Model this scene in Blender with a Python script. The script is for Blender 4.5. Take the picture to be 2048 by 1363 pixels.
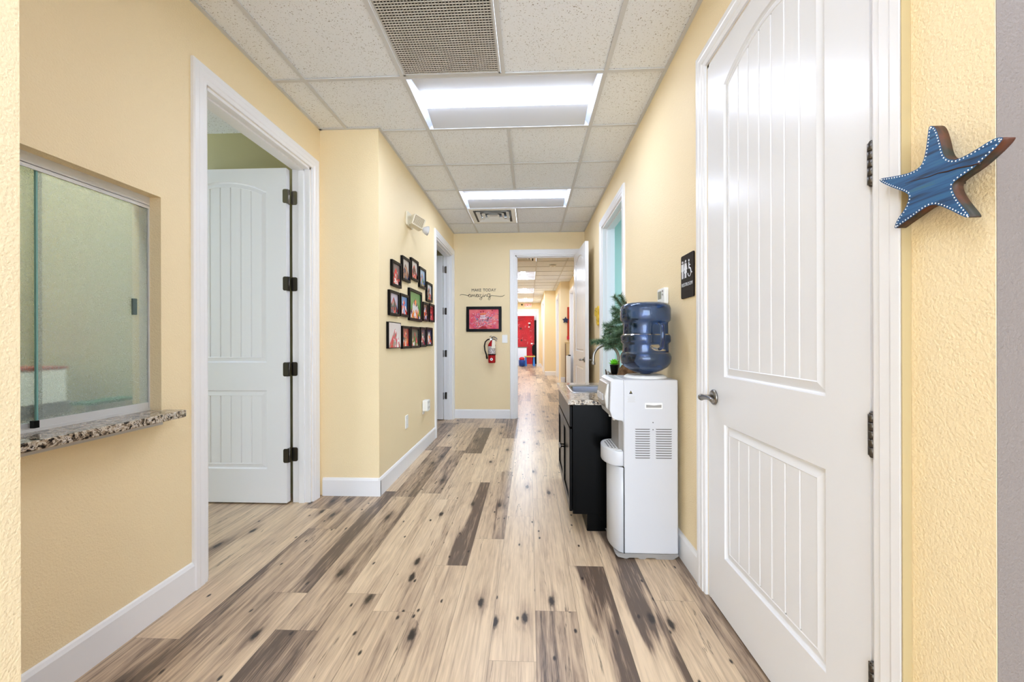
import bpy, bmesh, math, random, mathutils
from mathutils import Vector, Matrix
from math import sin, cos, pi, radians
S = bpy.context.scene
for _o in list(bpy.data.objects):
    bpy.data.objects.remove(_o)
COL = S.collection
# ------------------------------------------------------------------ camera
ZC = 1.17; YAW = 0.0435; ROLL = 0.0027; FPX = 799.5
cd = bpy.data.cameras.new('camera'); cam = bpy.data.objects.new('camera', cd); COL.objects.link(cam)
cd.sensor_width = 36.0; cd.lens = FPX*36/2048; cd.shift_y = -2.6/2048; cd.clip_start = 0.02; cd.clip_end = 200
r0 = Vector((cos(YAW), sin(YAW), 0)); fw = Vector((-sin(YAW), cos(YAW), 0)); up = Vector((0, 0, 1))
cx = r0*cos(ROLL) - up*sin(ROLL); cy = r0*sin(ROLL) + up*cos(ROLL)
Mx = Matrix((cx, cy, -fw)).transposed().to_4x4(); Mx.translation = (0, 0, ZC); cam.matrix_world = Mx
S.camera = cam
# ------------------------------------------------------------------ world + exposure
W = bpy.data.worlds.new('world'); S.world = W; W.use_nodes = True
W.node_tree.nodes['Background'].inputs[0].default_value = (0.74, 0.86, 1.0, 1)
W.node_tree.nodes['Background'].inputs[1].default_value = 3.9
S.view_settings.view_transform = 'Standard'; S.view_settings.look = 'None'
S.view_settings.exposure = 1.44; S.view_settings.gamma = 1.0; S.view_settings.use_curve_mapping = False
LENS = 11.5          # strength of the hallway troffer lenses
LOBBY_FILL = 9.2  # strength of the unseen lobby lights added as fill
S.cycles.max_bounces = 10; S.cycles.diffuse_bounces = 6; S.cycles.glossy_bounces = 4; S.cycles.transmission_bounces = 8
S.cycles.sample_clamp_indirect = 6.0; S.cycles.caustics_reflective = False; S.cycles.caustics_refractive = False
# ------------------------------------------------------------------ materials
def lin(c):
    return tuple((v/255/12.92 if v/255 <= .04045 else ((v/255+.055)/1.055)**2.4) for v in c)
MATS = {}
def mat(name, rgb, rough=.5, metal=0, bump=None, emit=None, trans=0, ior=1.45, coat=0, noise=None, spec=None, alpha=None):
    if name in MATS: return MATS[name]
    m = bpy.data.materials.new(name); m.use_nodes = True; nt = m.node_tree; b = nt.nodes['Principled BSDF']
    c = lin(rgb)
    b.inputs['Base Color'].default_value = (*c, 1); b.inputs['Roughness'].default_value = rough; b.inputs['Metallic'].default_value = metal
    b.inputs['Transmission Weight'].default_value = trans; b.inputs['IOR'].default_value = ior
    b.inputs['Coat Weight'].default_value = coat
    if spec is not None: b.inputs['Specular IOR Level'].default_value = spec
    if emit:
        b.inputs['Emission Color'].default_value = (*lin(emit[0]), 1); b.inputs['Emission Strength'].default_value = emit[1]
    tc = nt.nodes.new('ShaderNodeTexCoord')
    if noise:   # (scale, amount, rgb2)
        n = nt.nodes.new('ShaderNodeTexNoise'); n.inputs['Scale'].default_value = noise[0]; n.inputs['Detail'].default_value = 4
        nt.links.new(tc.outputs['Object'], n.inputs['Vector'])
        r = nt.nodes.new('ShaderNodeValToRGB'); r.color_ramp.elements[0].position = .5-noise[1]; r.color_ramp.elements[1].position = .5+noise[1]
        r.color_ramp.elements[0].color = (*c, 1); r.color_ramp.elements[1].color = (*lin(noise[2]), 1)
        nt.links.new(n.outputs['Fac'], r.inputs['Fac']); nt.links.new(r.outputs['Color'], b.inputs['Base Color'])
    if bump:    # (scale, strength, distance)
        n = nt.nodes.new('ShaderNodeTexNoise'); n.inputs['Scale'].default_value = bump[0]; n.inputs['Detail'].default_value = 3
        nt.links.new(tc.outputs['Object'], n.inputs['Vector'])
        bn = nt.nodes.new('ShaderNodeBump'); bn.inputs['Strength'].default_value = bump[1]; bn.inputs['Distance'].default_value = bump[2]
        nt.links.new(n.outputs['Fac'], bn.inputs['Height']); nt.links.new(bn.outputs['Normal'], b.inputs['Normal'])
    MATS[name] = m; return m
YEL = (243, 223, 182)
M_wall = mat('yellow_paint', YEL, .55, bump=(170, .8, .0028))
M_taupe = mat('taupe_paint', (122, 111, 103), .6, bump=(170, .8, .0028))
M_sage = mat('sage_paint', (202, 197, 160), .6, bump=(75, .3, .004))
M_sage_dim = mat('dimmed_sage_paint', (178, 172, 130), .6)  # sage with the office's dim light put into the base colour
M_teal = mat('teal_paint', (196, 228, 226), .6)
M_white = mat('white_trim', (236, 236, 238), .28)
M_door = mat('white_door', (232, 233, 236), .25)
M_tee = mat('ceiling_tee', (208, 209, 211), .5)
M_plastic = mat('white_plastic', (238, 238, 236), .35)
M_cooler = mat('cooler_white', (203, 204, 208), .3)
M_grey = mat('grey_plastic', (150, 146, 142), .35)
M_lgrey = mat('light_grey_plastic', (196, 194, 192), .35)
M_black = mat('black_plastic', (10, 10, 10), .35, spec=.2)
M_dark = mat('dark_gap', (8, 8, 8), .8)
M_espresso = mat('espresso_wood', (5, 5, 5), .25, spec=.1)
M_nickel = mat('brushed_nickel', (150, 146, 140), .3, metal=1)
M_bronze = mat('dark_nickel', (92, 88, 84), .34, metal=1)
M_steel = mat('stainless_steel', (176, 178, 180), .25, metal=1)
M_alu = mat('aluminium', (214, 214, 212), .4)
M_red = mat('red_enamel', (176, 14, 24), .25)
M_frame = mat('black_frame', (8, 7, 7), .35, spec=.15)
M_refl = mat('troffer_white', (206, 209, 215), .5)
def emis(name, rgb, s):
    m = bpy.data.materials.new(name); m.use_nodes = True; nt = m.node_tree; nt.nodes.clear()
    e = nt.nodes.new('ShaderNodeEmission'); e.inputs[0].default_value = (*lin(rgb), 1); e.inputs[1].default_value = s
    o = nt.nodes.new('ShaderNodeOutputMaterial'); nt.links.new(e.outputs[0], o.inputs[0]); return m
M_lens = emis('lit_lens', (221, 232, 255), LENS)
M_fill_lobby = emis('fill_lens_lobby', (221, 232, 255), LOBBY_FILL)
M_lens_room = emis('lit_lens_room', (235, 245, 255), 2.6)
def tile_mat():
    m = bpy.data.materials.new('ceiling_tile'); m.use_nodes = True; nt = m.node_tree; b = nt.nodes['Principled BSDF']
    b.inputs['Roughness'].default_value = .9
    tc = nt.nodes.new('ShaderNodeTexCoord')
    n2 = nt.nodes.new('ShaderNodeTexNoise'); n2.inputs['Scale'].default_value = 150; n2.inputs['Detail'].default_value = 1.5; n2.inputs['Distortion'].default_value = .6
    nt.links.new(tc.outputs['Object'], n2.inputs['Vector'])
    r = nt.nodes.new('ShaderNodeValToRGB'); r.color_ramp.elements[0].position = .62; r.color_ramp.elements[1].position = .74
    r.color_ramp.elements[0].color = (*lin((236, 240, 246)), 1); r.color_ramp.elements[1].color = (*lin((132, 122, 114)), 1)
    nt.links.new(n2.outputs['Fac'], r.inputs['Fac'])
    nt.links.new(r.outputs['Color'], b.inputs['Base Color'])
    bp = nt.nodes.new('ShaderNodeBump'); bp.inputs['Strength'].default_value = .3; bp.inputs['Distance'].default_value = .002
    nt.links.new(r.outputs['Color'], bp.inputs['Height']); nt.links.new(bp.outputs['Normal'], b.inputs['Normal'])
    return m
M_tile = tile_mat()
def granite():
    m = bpy.data.materials.new('speckled_granite'); m.use_nodes = True; nt = m.node_tree; b = nt.nodes['Principled BSDF']
    b.inputs['Roughness'].default_value = .12
    tc = nt.nodes.new('ShaderNodeTexCoord')
    v = nt.nodes.new('ShaderNodeTexVoronoi'); v.inputs['Scale'].default_value = 110
    n = nt.nodes.new('ShaderNodeTexNoise'); n.inputs['Scale'].default_value = 34; n.inputs['Detail'].default_value = 5; n.inputs['Distortion'].default_value = 1.5
    nt.links.new(tc.outputs['Object'], v.inputs['Vector']); nt.links.new(tc.outputs['Object'], n.inputs['Vector'])
    sx = nt.nodes.new('ShaderNodeSeparateColor'); nt.links.new(v.outputs['Color'], sx.inputs[0])
    mx = nt.nodes.new('ShaderNodeMath'); mx.operation = 'MULTIPLY_ADD'; mx.inputs[1].default_value = .4
    nt.links.new(sx.outputs[0], mx.inputs[0]); 
    mm = nt.nodes.new('ShaderNodeMath'); mm.operation = 'MULTIPLY_ADD'; mm.inputs[1].default_value = 1.8; mm.inputs[2].default_value = -.62
    nt.links.new(n.outputs['Fac'], mm.inputs[0]); nt.links.new(mm.outputs[0], mx.inputs[2])
    r = nt.nodes.new('ShaderNodeValToRGB'); r.color_ramp.interpolation = 'CONSTANT'
    el = r.color_ramp.elements; el[0].position = 0; el[0].color = (*lin((30, 27, 25)), 1); el[1].position = .24; el[1].color = (*lin((96, 84, 72)), 1)
    for p, c in ((.38, (164, 146, 124)), (.52, (206, 196, 180)), (.68, (120, 106, 92)), (.78, (222, 214, 204)), (.9, (60, 54, 50))):
        e = el.new(p); e.color = (*lin(c), 1)
    nt.links.new(mx.outputs[0], r.inputs['Fac']); nt.links.new(r.outputs['Color'], b.inputs['Base Color'])
    return m
M_granite = granite()
def floor_mat():
    m = bpy.data.materials.new('oak_vinyl_plank'); m.use_nodes = True; nt = m.node_tree; b = nt.nodes['Principled BSDF']
    L = nt.links.new
    def node(t, **k):
        n = nt.nodes.new(t)
        for a, v in k.items(): setattr(n, a, v)
        return n
    def math_(op, a, b_=None, c=None):
        n = node('ShaderNodeMath', operation=op)
        for i, x in enumerate((a, b_, c)):
            if x is None: continue
            if isinstance(x, (int, float)): n.inputs[i].default_value = x
            else: L(x, n.inputs[i])
        return n.outputs[0]
    uv = node('ShaderNodeUVMap', uv_map='plank'); s = node('ShaderNodeSeparateXYZ'); L(uv.outputs[0], s.inputs[0])
    at = node('ShaderNodeAttribute', attribute_name='tone'); c = node('ShaderNodeSeparateColor'); L(at.outputs['Color'], c.inputs[0])
    TL, TR, SD = c.outputs[0], c.outputs[1], c.outputs[2]; WD = at.outputs['Alpha']
    x, y = s.outputs[0], s.outputs[1]
    off = math_('MULTIPLY', SD, 97.0)
    def vec(sx, sy, dz=0):
        n = node('ShaderNodeCombineXYZ'); L(math_('MULTIPLY', x, sx), n.inputs[0]); L(math_('MULTIPLY', y, sy), n.inputs[1]); L(math_('ADD', off, dz), n.inputs[2]); return n.outputs[0]
    def noise(v, sc=1.0, det=3, dist=0):
        n = node('ShaderNodeTexNoise'); L(v, n.inputs['Vector']); n.inputs['Scale'].default_value = sc; n.inputs['Detail'].default_value = det; n.inputs['Distortion'].default_value = dist; return n.outputs['Fac']
    broad = noise(vec(9, 1.1), 1, 3, .4)
    streak = noise(vec(45, 1.6, 3), 1, 4, .8)
    grain = noise(vec(330, 9, 7), 1, 3)
    curl = noise(vec(26, 3.2, 11), 1, 5, 2.2)
    fx = math_('DIVIDE', x, WD)
    f = math_('ADD', fx, math_('MULTIPLY', math_('SUBTRACT', broad, .5), 2.2))
    mr = node('ShaderNodeMapRange', interpolation_type='SMOOTHSTEP'); L(f, mr.inputs[0]); mr.inputs[1].default_value = .3; mr.inputs[2].default_value = .7; L(TL, mr.inputs[3]); L(TR, mr.inputs[4])
    tone = mr.outputs[0]
    t = math_('ADD', tone, math_('MULTIPLY', math_('SUBTRACT', streak, .47), 1.15))
    t = math_('ADD', t, math_('MULTIPLY', math_('SUBTRACT', curl, .5), .7))
    t = math_('ADD', t, math_('MULTIPLY', math_('SUBTRACT', grain, .5), math_('ADD', .5, math_('MULTIPLY', tone, .4))))
    # knots
    def knots(sx, sy, dz, r0_, r1_, keep):
        v = node('ShaderNodeTexVoronoi', voronoi_dimensions='2D'); nc = node('ShaderNodeCombineXYZ'); L(math_('ADD', math_('MULTIPLY', x, sx), off), nc.inputs[0]); L(math_('ADD', math_('MULTIPLY', y, sy), math_('MULTIPLY', off, 1.7)), nc.inputs[1]); nv = nc.outputs[0]
        dn = node('ShaderNodeTexNoise'); L(vec(60, 30, dz), dn.inputs['Vector']); dn.inputs['Scale'].default_value = 1
        ad = node('ShaderNodeVectorMath', operation='MULTIPLY_ADD'); L(dn.outputs['Color'], ad.inputs[0]); ad.inputs[1].default_value = (.09, .09, 0); L(nv, ad.inputs[2])
        L(ad.outputs[0], v.inputs['Vector']); v.inputs['Scale'].default_value = 1
        cs = node('ShaderNodeSeparateColor'); L(v.outputs['Color'], cs.inputs[0])
        k = node('ShaderNodeMapRange', interpolation_type='SMOOTHSTEP'); L(v.outputs['Distance'], k.inputs[0]); k.inputs[1].default_value = r0_; k.inputs[2].default_value = r1_; k.inputs[3].default_value = 1; k.inputs[4].default_value = 0
        return math_('MULTIPLY', k.outputs[0], math_('GREATER_THAN', cs.outputs[0], keep))
    kn = math_('MAXIMUM', knots(6.5, 2.3, 2, .04, .12, .60), knots(12, 5.5, 31, .03, .10, .76)); halo = knots(6.5, 2.3, 2, .04, .36, .60)
    cr = node('ShaderNodeTexNoise'); L(vec(17, .8, 19), cr.inputs['Vector']); cr.inputs['Scale'].default_value = 1; cr.inputs['Detail'].default_value = 6
    crd = math_('ABSOLUTE', math_('SUBTRACT', cr.outputs['Fac'], .5))
    crk = node('ShaderNodeMapRange'); L(crd, crk.inputs[0]); crk.inputs[1].default_value = .0; crk.inputs[2].default_value = .008; crk.inputs[3].default_value = 1; crk.inputs[4].default_value = 0
    cgate = node('ShaderNodeMapRange'); L(noise(vec(6, 2.2, 23), 1, 2), cgate.inputs[0]); cgate.inputs[1].default_value = .50; cgate.inputs[2].default_value = .56
    crack = math_('MULTIPLY', crk.outputs[0], cgate.outputs[0])
    t = math_('ADD', math_('ADD', t, .05), math_('MULTIPLY', halo, .34))
    ramp = node('ShaderNodeValToRGB'); L(t, ramp.inputs['Fac']); e = ramp.color_ramp.elements
    e[0].position = 0; e[0].color = (*lin((224, 200, 168)), 1); e[1].position = 1.1 if False else 1.0; e[1].color = (*lin((98, 82, 70)), 1)
    for p, cc in ((.28, (206, 182, 152)), (.5, (186, 162, 136)), (.75, (152, 130, 110))):
        q = e.new(p); q.color = (*lin(cc), 1)
    # plank edges
    ed = math_('MINIMUM', x, math_('SUBTRACT', WD, x))
    el = math_('LESS_THAN', ed, .0011)
    dark = math_('MAXIMUM', math_('MAXIMUM', kn, math_('MULTIPLY', crack, .75)), math_('MULTIPLY', el, .5))
    mix = node('ShaderNodeMix', data_type='RGBA'); L(dark, mix.inputs[0]); L(ramp.outputs[0], mix.inputs[6]); mix.inputs[7].default_value = (*lin((46, 37, 31)), 1)
    L(mix.outputs[2], b.inputs['Base Color'])
    b.inputs['Roughness'].default_value = .3
    rr = math_('MULTIPLY_ADD', grain, .18, .24); L(rr, b.inputs['Roughness'])
    bp = node('ShaderNodeBump'); bp.inputs['Strength'].default_value = .12; bp.inputs['Distance'].default_value = .001; L(grain, bp.inputs['Height']); L(bp.outputs[0], b.inputs['Normal'])
    return m
M_floor = floor_mat()
# ------------------------------------------------------------------ mesh builder
class MB:
    def __init__(s): s.v = []; s.f = []; s.m = []; s.sm = []
    def add(s, vs, fs, mi=0, smooth=False):
        o = len(s.v); s.v += [tuple(v) for v in vs]; s.f += [tuple(i+o for i in f) for f in fs]; s.m += [mi]*len(fs); s.sm += [smooth]*len(fs); return s
    def box(s, x0, x1, y0, y1, z0, z1, mi=0):
        x0, x1 = min(x0, x1), max(x0, x1); y0, y1 = min(y0, y1), max(y0, y1); z0, z1 = min(z0, z1), max(z0, z1)
        vs = [(x0,y0,z0),(x1,y0,z0),(x1,y1,z0),(x0,y1,z0),(x0,y0,z1),(x1,y0,z1),(x1,y1,z1),(x0,y1,z1)]
        return s.add(vs, [(0,3,2,1),(4,5,6,7),(0,1,5,4),(1,2,6,5),(2,3,7,6),(3,0,4,7)], mi)
    def prism(s, pts, a0, a1, axis='z', mi=0, smooth=False):
        def P(p, a): return {'z': (p[0], p[1], a), 'x': (a, p[0], p[1]), 'y': (p[0], a, p[1])}[axis]
        n = len(pts); vs = [P(p, a0) for p in pts]+[P(p, a1) for p in pts]
        s.add(vs, [tuple(range(n-1, -1, -1)), tuple(range(n, 2*n))], mi)
        o = len(s.v); s.add(vs, [(i, (i+1) % n, n+(i+1) % n, n+i) for i in range(n)], mi, smooth); return s
    def lathe(s, prof, c, axis='z', n=32, mi=0, smooth=True, caps=True):
        vs = []; 
        for r, h in prof:
            for k in range(n):
                a = 2*pi*k/n; u, v = r*cos(a), r*sin(a)
                vs.append({'z': (c[0]+u, c[1]+v, c[2]+h), 'x': (c[0]+h, c[1]+u, c[2]+v), 'y': (c[0]+u, c[1]+h, c[2]+v)}[axis])
        fs = [(j*n+k, j*n+(k+1) % n, (j+1)*n+(k+1) % n, (j+1)*n+k) for j in range(len(prof)-1) for k in range(n)]
        s.add(vs, fs, mi, smooth)
        if caps:
            m = len(prof)-1
            s.add(vs, [tuple(range(n-1, -1, -1)), tuple(m*n+k for k in range(n))], mi)
        return s
    def tube(s, pts, r, n=10, mi=0, smooth=True):
        pts = [Vector(p) for p in pts]; rs = r if isinstance(r, (list, tuple)) else [r]*len(pts); vs = []; up_ = None
        for i, p in enumerate(pts):
            t = (pts[min(i+1, len(pts)-1)]-pts[max(i-1, 0)]).normalized()
            if up_ is None: up_ = Vector((0, 0, 1)) if abs(t.z) < .9 else Vector((1, 0, 0))
            a = t.cross(up_).normalized(); b = a.cross(t).normalized(); up_ = b
            for k in range(n):
                q = 2*pi*k/n; vs.append(p+a*cos(q)*rs[i]+b*sin(q)*rs[i])
        m = len(pts)-1
        fs = [(j*n+k, j*n+(k+1) % n, (j+1)*n+(k+1) % n, (j+1)*n+k) for j in range(m) for k in range(n)]
        s.add(vs, fs, mi, smooth); s.add(vs, [tuple(range(n-1, -1, -1)), tuple(m*n+k for k in range(n))], mi); return s
    def ball(s, c, r, n=16, mi=0, sc=(1, 1, 1)):
        vs = []; m = n//2
        for j in range(m+1):
            t = pi*j/m
            for k in range(n):
                a = 2*pi*k/n; vs.append((c[0]+r*sc[0]*sin(t)*cos(a), c[1]+r*sc[1]*sin(t)*sin(a), c[2]+r*sc[2]*cos(t)))
        return s.add(vs, [(j*n+k, (j+1)*n+k, (j+1)*n+(k+1) % n, j*n+(k+1) % n) for j in range(m) for k in range(n)], mi, True)
    def build(s, name, mats, parent=None, bevel=0, seg=2, world=None):
        if not isinstance(mats, (list, tuple)): mats = [mats]
        o0 = world if world is not None else (tuple(origin(parent)) if parent else (0, 0, 0))
        me = bpy.data.meshes.new(name); me.from_pydata([(v[0]-o0[0], v[1]-o0[1], v[2]-o0[2]) for v in s.v], [], s.f)
        for m in mats: me.materials.append(m)
        for p, mi, sm in zip(me.polygons, s.m, s.sm): p.material_index = mi; p.use_smooth = sm
        bm = bmesh.new(); bm.from_mesh(me); bmesh.ops.remove_doubles(bm, verts=bm.verts, dist=1e-5); bmesh.ops.recalc_face_normals(bm, faces=bm.faces); bm.to_mesh(me); bm.free()
        ob = bpy.data.objects.new(name, me); COL.objects.link(ob)
        if parent: ob.parent = parent
        elif world is not None: ob.location = world
        if bevel:
            b = ob.modifiers.new('bevel', 'BEVEL'); b.width = bevel; b.segments = seg; b.limit_method = 'ANGLE'; b.angle_limit = radians(40)
        return ob
def origin(o):
    v = Vector((0, 0, 0))
    while o: v += o.location; o = o.parent
    return v
def tag(o, label, cat, group=None, kind=None):
    if label: o['label'] = label
    if cat: o['category'] = cat
    if group: o['group'] = group
    if kind: o['kind'] = kind
    return o
def thing(name, loc, label=None, cat=None, group=None, kind=None):
    o = bpy.data.objects.new(name, None); COL.objects.link(o); o.location = loc; o.empty_display_size = .05
    return tag(o, label, cat, group, kind)
def struct(name, mb, m, label, cat, bevel=0):
    o = mb.build(name, m, bevel=bevel); return tag(o, label, cat, kind='structure')
def rrect(x0, x1, y0, y1, r, n=5):
    pts = []
    for cx_, cy_, a0 in ((x1-r, y0+r, -90), (x1-r, y1-r, 0), (x0+r, y1-r, 90), (x0+r, y0+r, 180)):
        for k in range(n+1):
            a = radians(a0+90*k/n); pts.append((cx_+r*cos(a), cy_+r*sin(a)))
    return pts
def text_mesh(name, txt, size, m, parent, loc, rot, ext=.0015, align='CENTER', sx=1.0):
    cu = bpy.data.curves.new(name, 'FONT'); cu.body = txt; cu.size = size; cu.extrude = ext; cu.align_x = align; cu.align_y = 'CENTER'
    t = bpy.data.objects.new(name+'_curve', cu); COL.objects.link(t); bpy.context.view_layer.update()
    me = bpy.data.meshes.new_from_object(t.evaluated_get(bpy.context.evaluated_depsgraph_get())); me.name = name
    bpy.data.objects.remove(t); me.materials.clear(); me.materials.append(m)
    ob = bpy.data.objects.new(name, me); COL.objects.link(ob)
    M4 = Matrix.Rotation(rot[2], 4, 'Z') @ Matrix.Rotation(rot[0], 4, 'X') @ Matrix.Diagonal((sx, 1, 1, 1)); me.transform(M4)
    o0 = origin(parent) if parent else Vector((0, 0, 0)); ob.location = Vector(loc)-o0
    if parent: ob.parent = parent
    return ob
# ------------------------------------------------------------------ dimensions
HC = 2.757; XL = -1.58; XJ = -1.13; XR = .816; YJ = 2.958; YE = 5.931; T = .13; P = .6096
YN = .74
# ------------------------------------------------------------------ floor
random.seed(4)
def build_floor():
    seams = [-1.55-.178*k for k in range(16, 0, -1)]+[-1.555, -1.375, -1.20, -1.03, -.852, -.68, -.498, -.326, -.152, .0225, .199, .377, .557, .735]+[.735+.178*k for k in range(1, 18)]
    tab = {-1.555: [(-9, 1.51, .5, .75), (1.51, 2.72, .25, .15), (2.72, 4.2, .6, .6)],
           -1.375: [(-9, .95, .35, .85), (.95, 2.43, .85, .4), (2.43, 3.9, .5, .65)],
           -1.20: [(-9, 1.81, .55, .12), (1.81, 3.05, .4, .9), (3.05, 4.2, .12, .2), (4.2, 5.6, .65, .6)],
           -1.03: [(-9, 1.575, .98, .7), (1.575, 2.95, .35, .65), (2.95, 4.35, .6, .85)],
           -.852: [(-9, 1.815, .35, .35), (1.815, 3.02, .08, .3), (3.02, 4.2, .4, .65), (4.2, 5.6, .2, .35)],
           -.68: [(-9, 1.70, .3, .34), (1.70, 2.91, .0, .32), (2.91, 4.1, .22, .22), (4.1, 5.3, .8, .95)],
           -.498: [(-9, 2.06, .2, .28), (2.06, 3.27, .15, .98), (3.27, 4.26, .05, .12), (4.26, 5.6, .15, .35)],
           -.326: [(-9, 1.2, .3, .25), (1.2, 2.342, .1, .15), (2.342, 3.54, .2, .6), (3.54, 4.74, .15, .2), (4.74, 6.0, .65, .7)],
           -.152: [(-9, 1.455, .2, .18), (1.455, 2.65, .1, .16), (2.65, 3.9, .1, .1)],
           .0225: [(-9, 1.73, .62, .5), (1.73, 2.95, .18, .15), (2.95, 4.2, .08, .1)],
           .199: [(-9, 2.08, .12, 1.0), (2.08, 3.46, .15, .25), (3.46, 4.7, .1, .15)],
           .377: [(-9, 2.5, .0, .95), (2.5, 3.8, .2, .3)],
           .557: [(-9, 1.82, .2, .24), (1.82, 3.2, .28, .2)],
           .735: [(-9, 2.6, .55, .7)]}
    me = bpy.data.meshes.new('floor'); vs = []; fs = []; uvs = []; cols = []
    for i, x0 in enumerate(seams[:-1]):
        x1 = seams[i+1]; rows = []; key = [k for k in tab if abs(k-x0) < 1e-6]
        y = -6.0
        if key:
            for a, b, tl, tr in tab[key[0]]: rows.append((max(a, -6.0), b, tl, tr)); y = b
        else: 
            y = -6-random.random()*1.2
        while y < 21:
            l = random.choice((1.2, 1.22, 1.25)); b = random.choice((.1, .15, .25, .35, .6)); rows.append((y, min(y+l, 21), b+random.uniform(-.08, .15), b+random.uniform(-.05, .4)*random.choice((0, 1)))); y += l
        for a, b, tl, tr in rows:
            o = len(vs); vs += [(x0, a, 0), (x1, a, 0), (x1, b-.0012, 0), (x0, b-.0012, 0)]; fs.append((o, o+1, o+2, o+3)); sd = random.random()
            uvs += [(0, a), (x1-x0, a), (x1-x0, b), (0, b)]; cols += [(tl, tr, sd, x1-x0)]*4
            o = len(vs); vs += [(x0, b-.0012, 0), (x1, b-.0012, 0), (x1, b, 0), (x0, b, 0)]; fs.append((o, o+1, o+2, o+3))
            uvs += [(0, a), (.0005, a), (.0005, b), (0, b)]; cols += [(tl, tr, sd, x1-x0)]*4
    me.from_pydata(vs, [], fs); me.uv_layers.new(name='plank'); me.attributes.new('tone', 'FLOAT_COLOR', 'CORNER'); uv = me.uv_layers['plank']; ca = me.attributes['tone']
    for i in range(len(me.loops)): uv.data[i].uv = uvs[i]; ca.data[i].color = cols[i]
    me.materials.append(M_floor); o = bpy.data.objects.new('floor', me); COL.objects.link(o)
    tag(o, 'knotty light oak plank floor running the whole length of the hallway', 'floor', kind='structure')
build_floor()
# ------------------------------------------------------------------ walls
def wall_x(name, x0, x1, y0, y1, ops, m, label, zt=HC+.1, bottom=0):
    """wall running along Y, thickness x0..x1; ops = (ya,yb,za,zb)"""
    mb = MB(); y = y0
    for ya, yb, za, zb in sorted(ops):
        if ya > y: mb.box(x0, x1, y, ya, bottom, zt)
        if za > 0: mb.box(x0, x1, ya, yb, bottom, za)
        mb.box(x0, x1, ya, yb, zb, zt); y = yb
    if y < y1: mb.box(x0, x1, y, y1, bottom, zt)
    return struct(name, mb, m, label, 'wall')
def wall_y(name, x0, x1, y0, y1, ops, m, label, zt=HC+.1):
    mb = MB(); x = x0
    for xa, xb, za, zb in sorted(ops):
        if xa > x: mb.box(x, xa, y0, y1, 0, zt)
        if za > 0: mb.box(xa, xb, y0, y1, 0, za)
        mb.box(xa, xb, y0, y1, zb, zt); x = xb
    if x < x1: mb.box(x, x1, y0, y1, 0, zt)
    return struct(name, mb, m, label, 'wall')
DH = 2.42
wall_x('wall_left', XL-T, XL, YN, YJ, [(.25, 1.65, .842, 1.785), (1.885, 2.835, 0, DH)], M_wall, 'yellow wall on the left with the reception window and a doorway')
wall_y('wall_left_return', XL-T, XJ, YJ, YJ+T, [], M_wall, 'short yellow wall return facing the camera beside the left doorway')
wall_x('wall_left_far', XJ-T, XJ, YJ+T, YE, [(4.795, 5.845, 0, DH)], M_wall, 'yellow wall on the left carrying the framed photographs')
wall_y('wall_end', XJ-T, XR+T, YE, YE+T, [(-.205, .70, 0, DH)], M_wall, 'yellow wall at the end of the hallway around the open doorway')
wall_x('wall_right', XR, XR+T, YN-.004, YE, [(.975, 1.87, 0, DH), (3.52, 4.52, 0, DH)], M_wall, 'yellow wall along the right side behind the water cooler')
wall_y('wall_right_lobby', XR+.001, 4.0, YN-.005, YN+.13, [], M_taupe, 'taupe wall at the right edge, past the hallway corner')
mb = MB(); mb.box(XL-T, -.996, .30, YN, 0, HC+.1)
struct('wall_left_lobby', mb, M_wall, 'textured cream yellow wall corner at the left edge of the view', 'wall')
# lobby behind the camera
wall_x('wall_lobby_left', -3.3, -3.2, -5.0, .3, [], M_wall, 'lobby side wall left of the camera')
wall_y('wall_lobby_front', -3.3, XL-T, .2, .3, [], M_wall, 'lobby wall beside the reception desk')
wall_x('wall_lobby_right', 4.0, 4.1, -5.0, .9, [], M_taupe, 'taupe lobby side wall right of the camera')
# reception, offices
wall_x('wall_reception_back', -3.5, -3.4, .3, 1.80, [], M_sage, 'sage wall at the back of the reception room')
wall_y('wall_reception_side', -3.4, XL-T, 1.76, 1.84, [], M_sage, 'sage partition between reception and office')
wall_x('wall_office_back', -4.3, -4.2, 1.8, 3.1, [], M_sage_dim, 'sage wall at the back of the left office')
wall_y('wall_office_far', -4.3, XL-T-.001, 2.98, 3.08, [], M_sage_dim, 'sage wall with dim light put into its colour, behind the open left door')
wall_y('wall_office_beyond', -3.4, XJ-T-.001, 5.95, 6.05, [], M_sage, 'sage wall behind the second left door')
wall_x('wall_office_left', -3.5, -3.4, 3.08, 6.05, [], M_sage, 'sage side wall of the second left room')
wall_x('wall_teal_back', 3.4, 3.5, .9, 6.06, [], M_teal, 'pale teal back wall of the room on the right')
wall_y('wall_teal_far', XR+T+.001, 3.4, 5.2, 5.3, [], M_teal, 'pale teal wall seen through the right opening')
wall_y('wall_teal_near', XR+T+.001, 3.4, 2.6, 2.7, [], M_teal, 'pale teal near wall of the room on the right')
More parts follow.
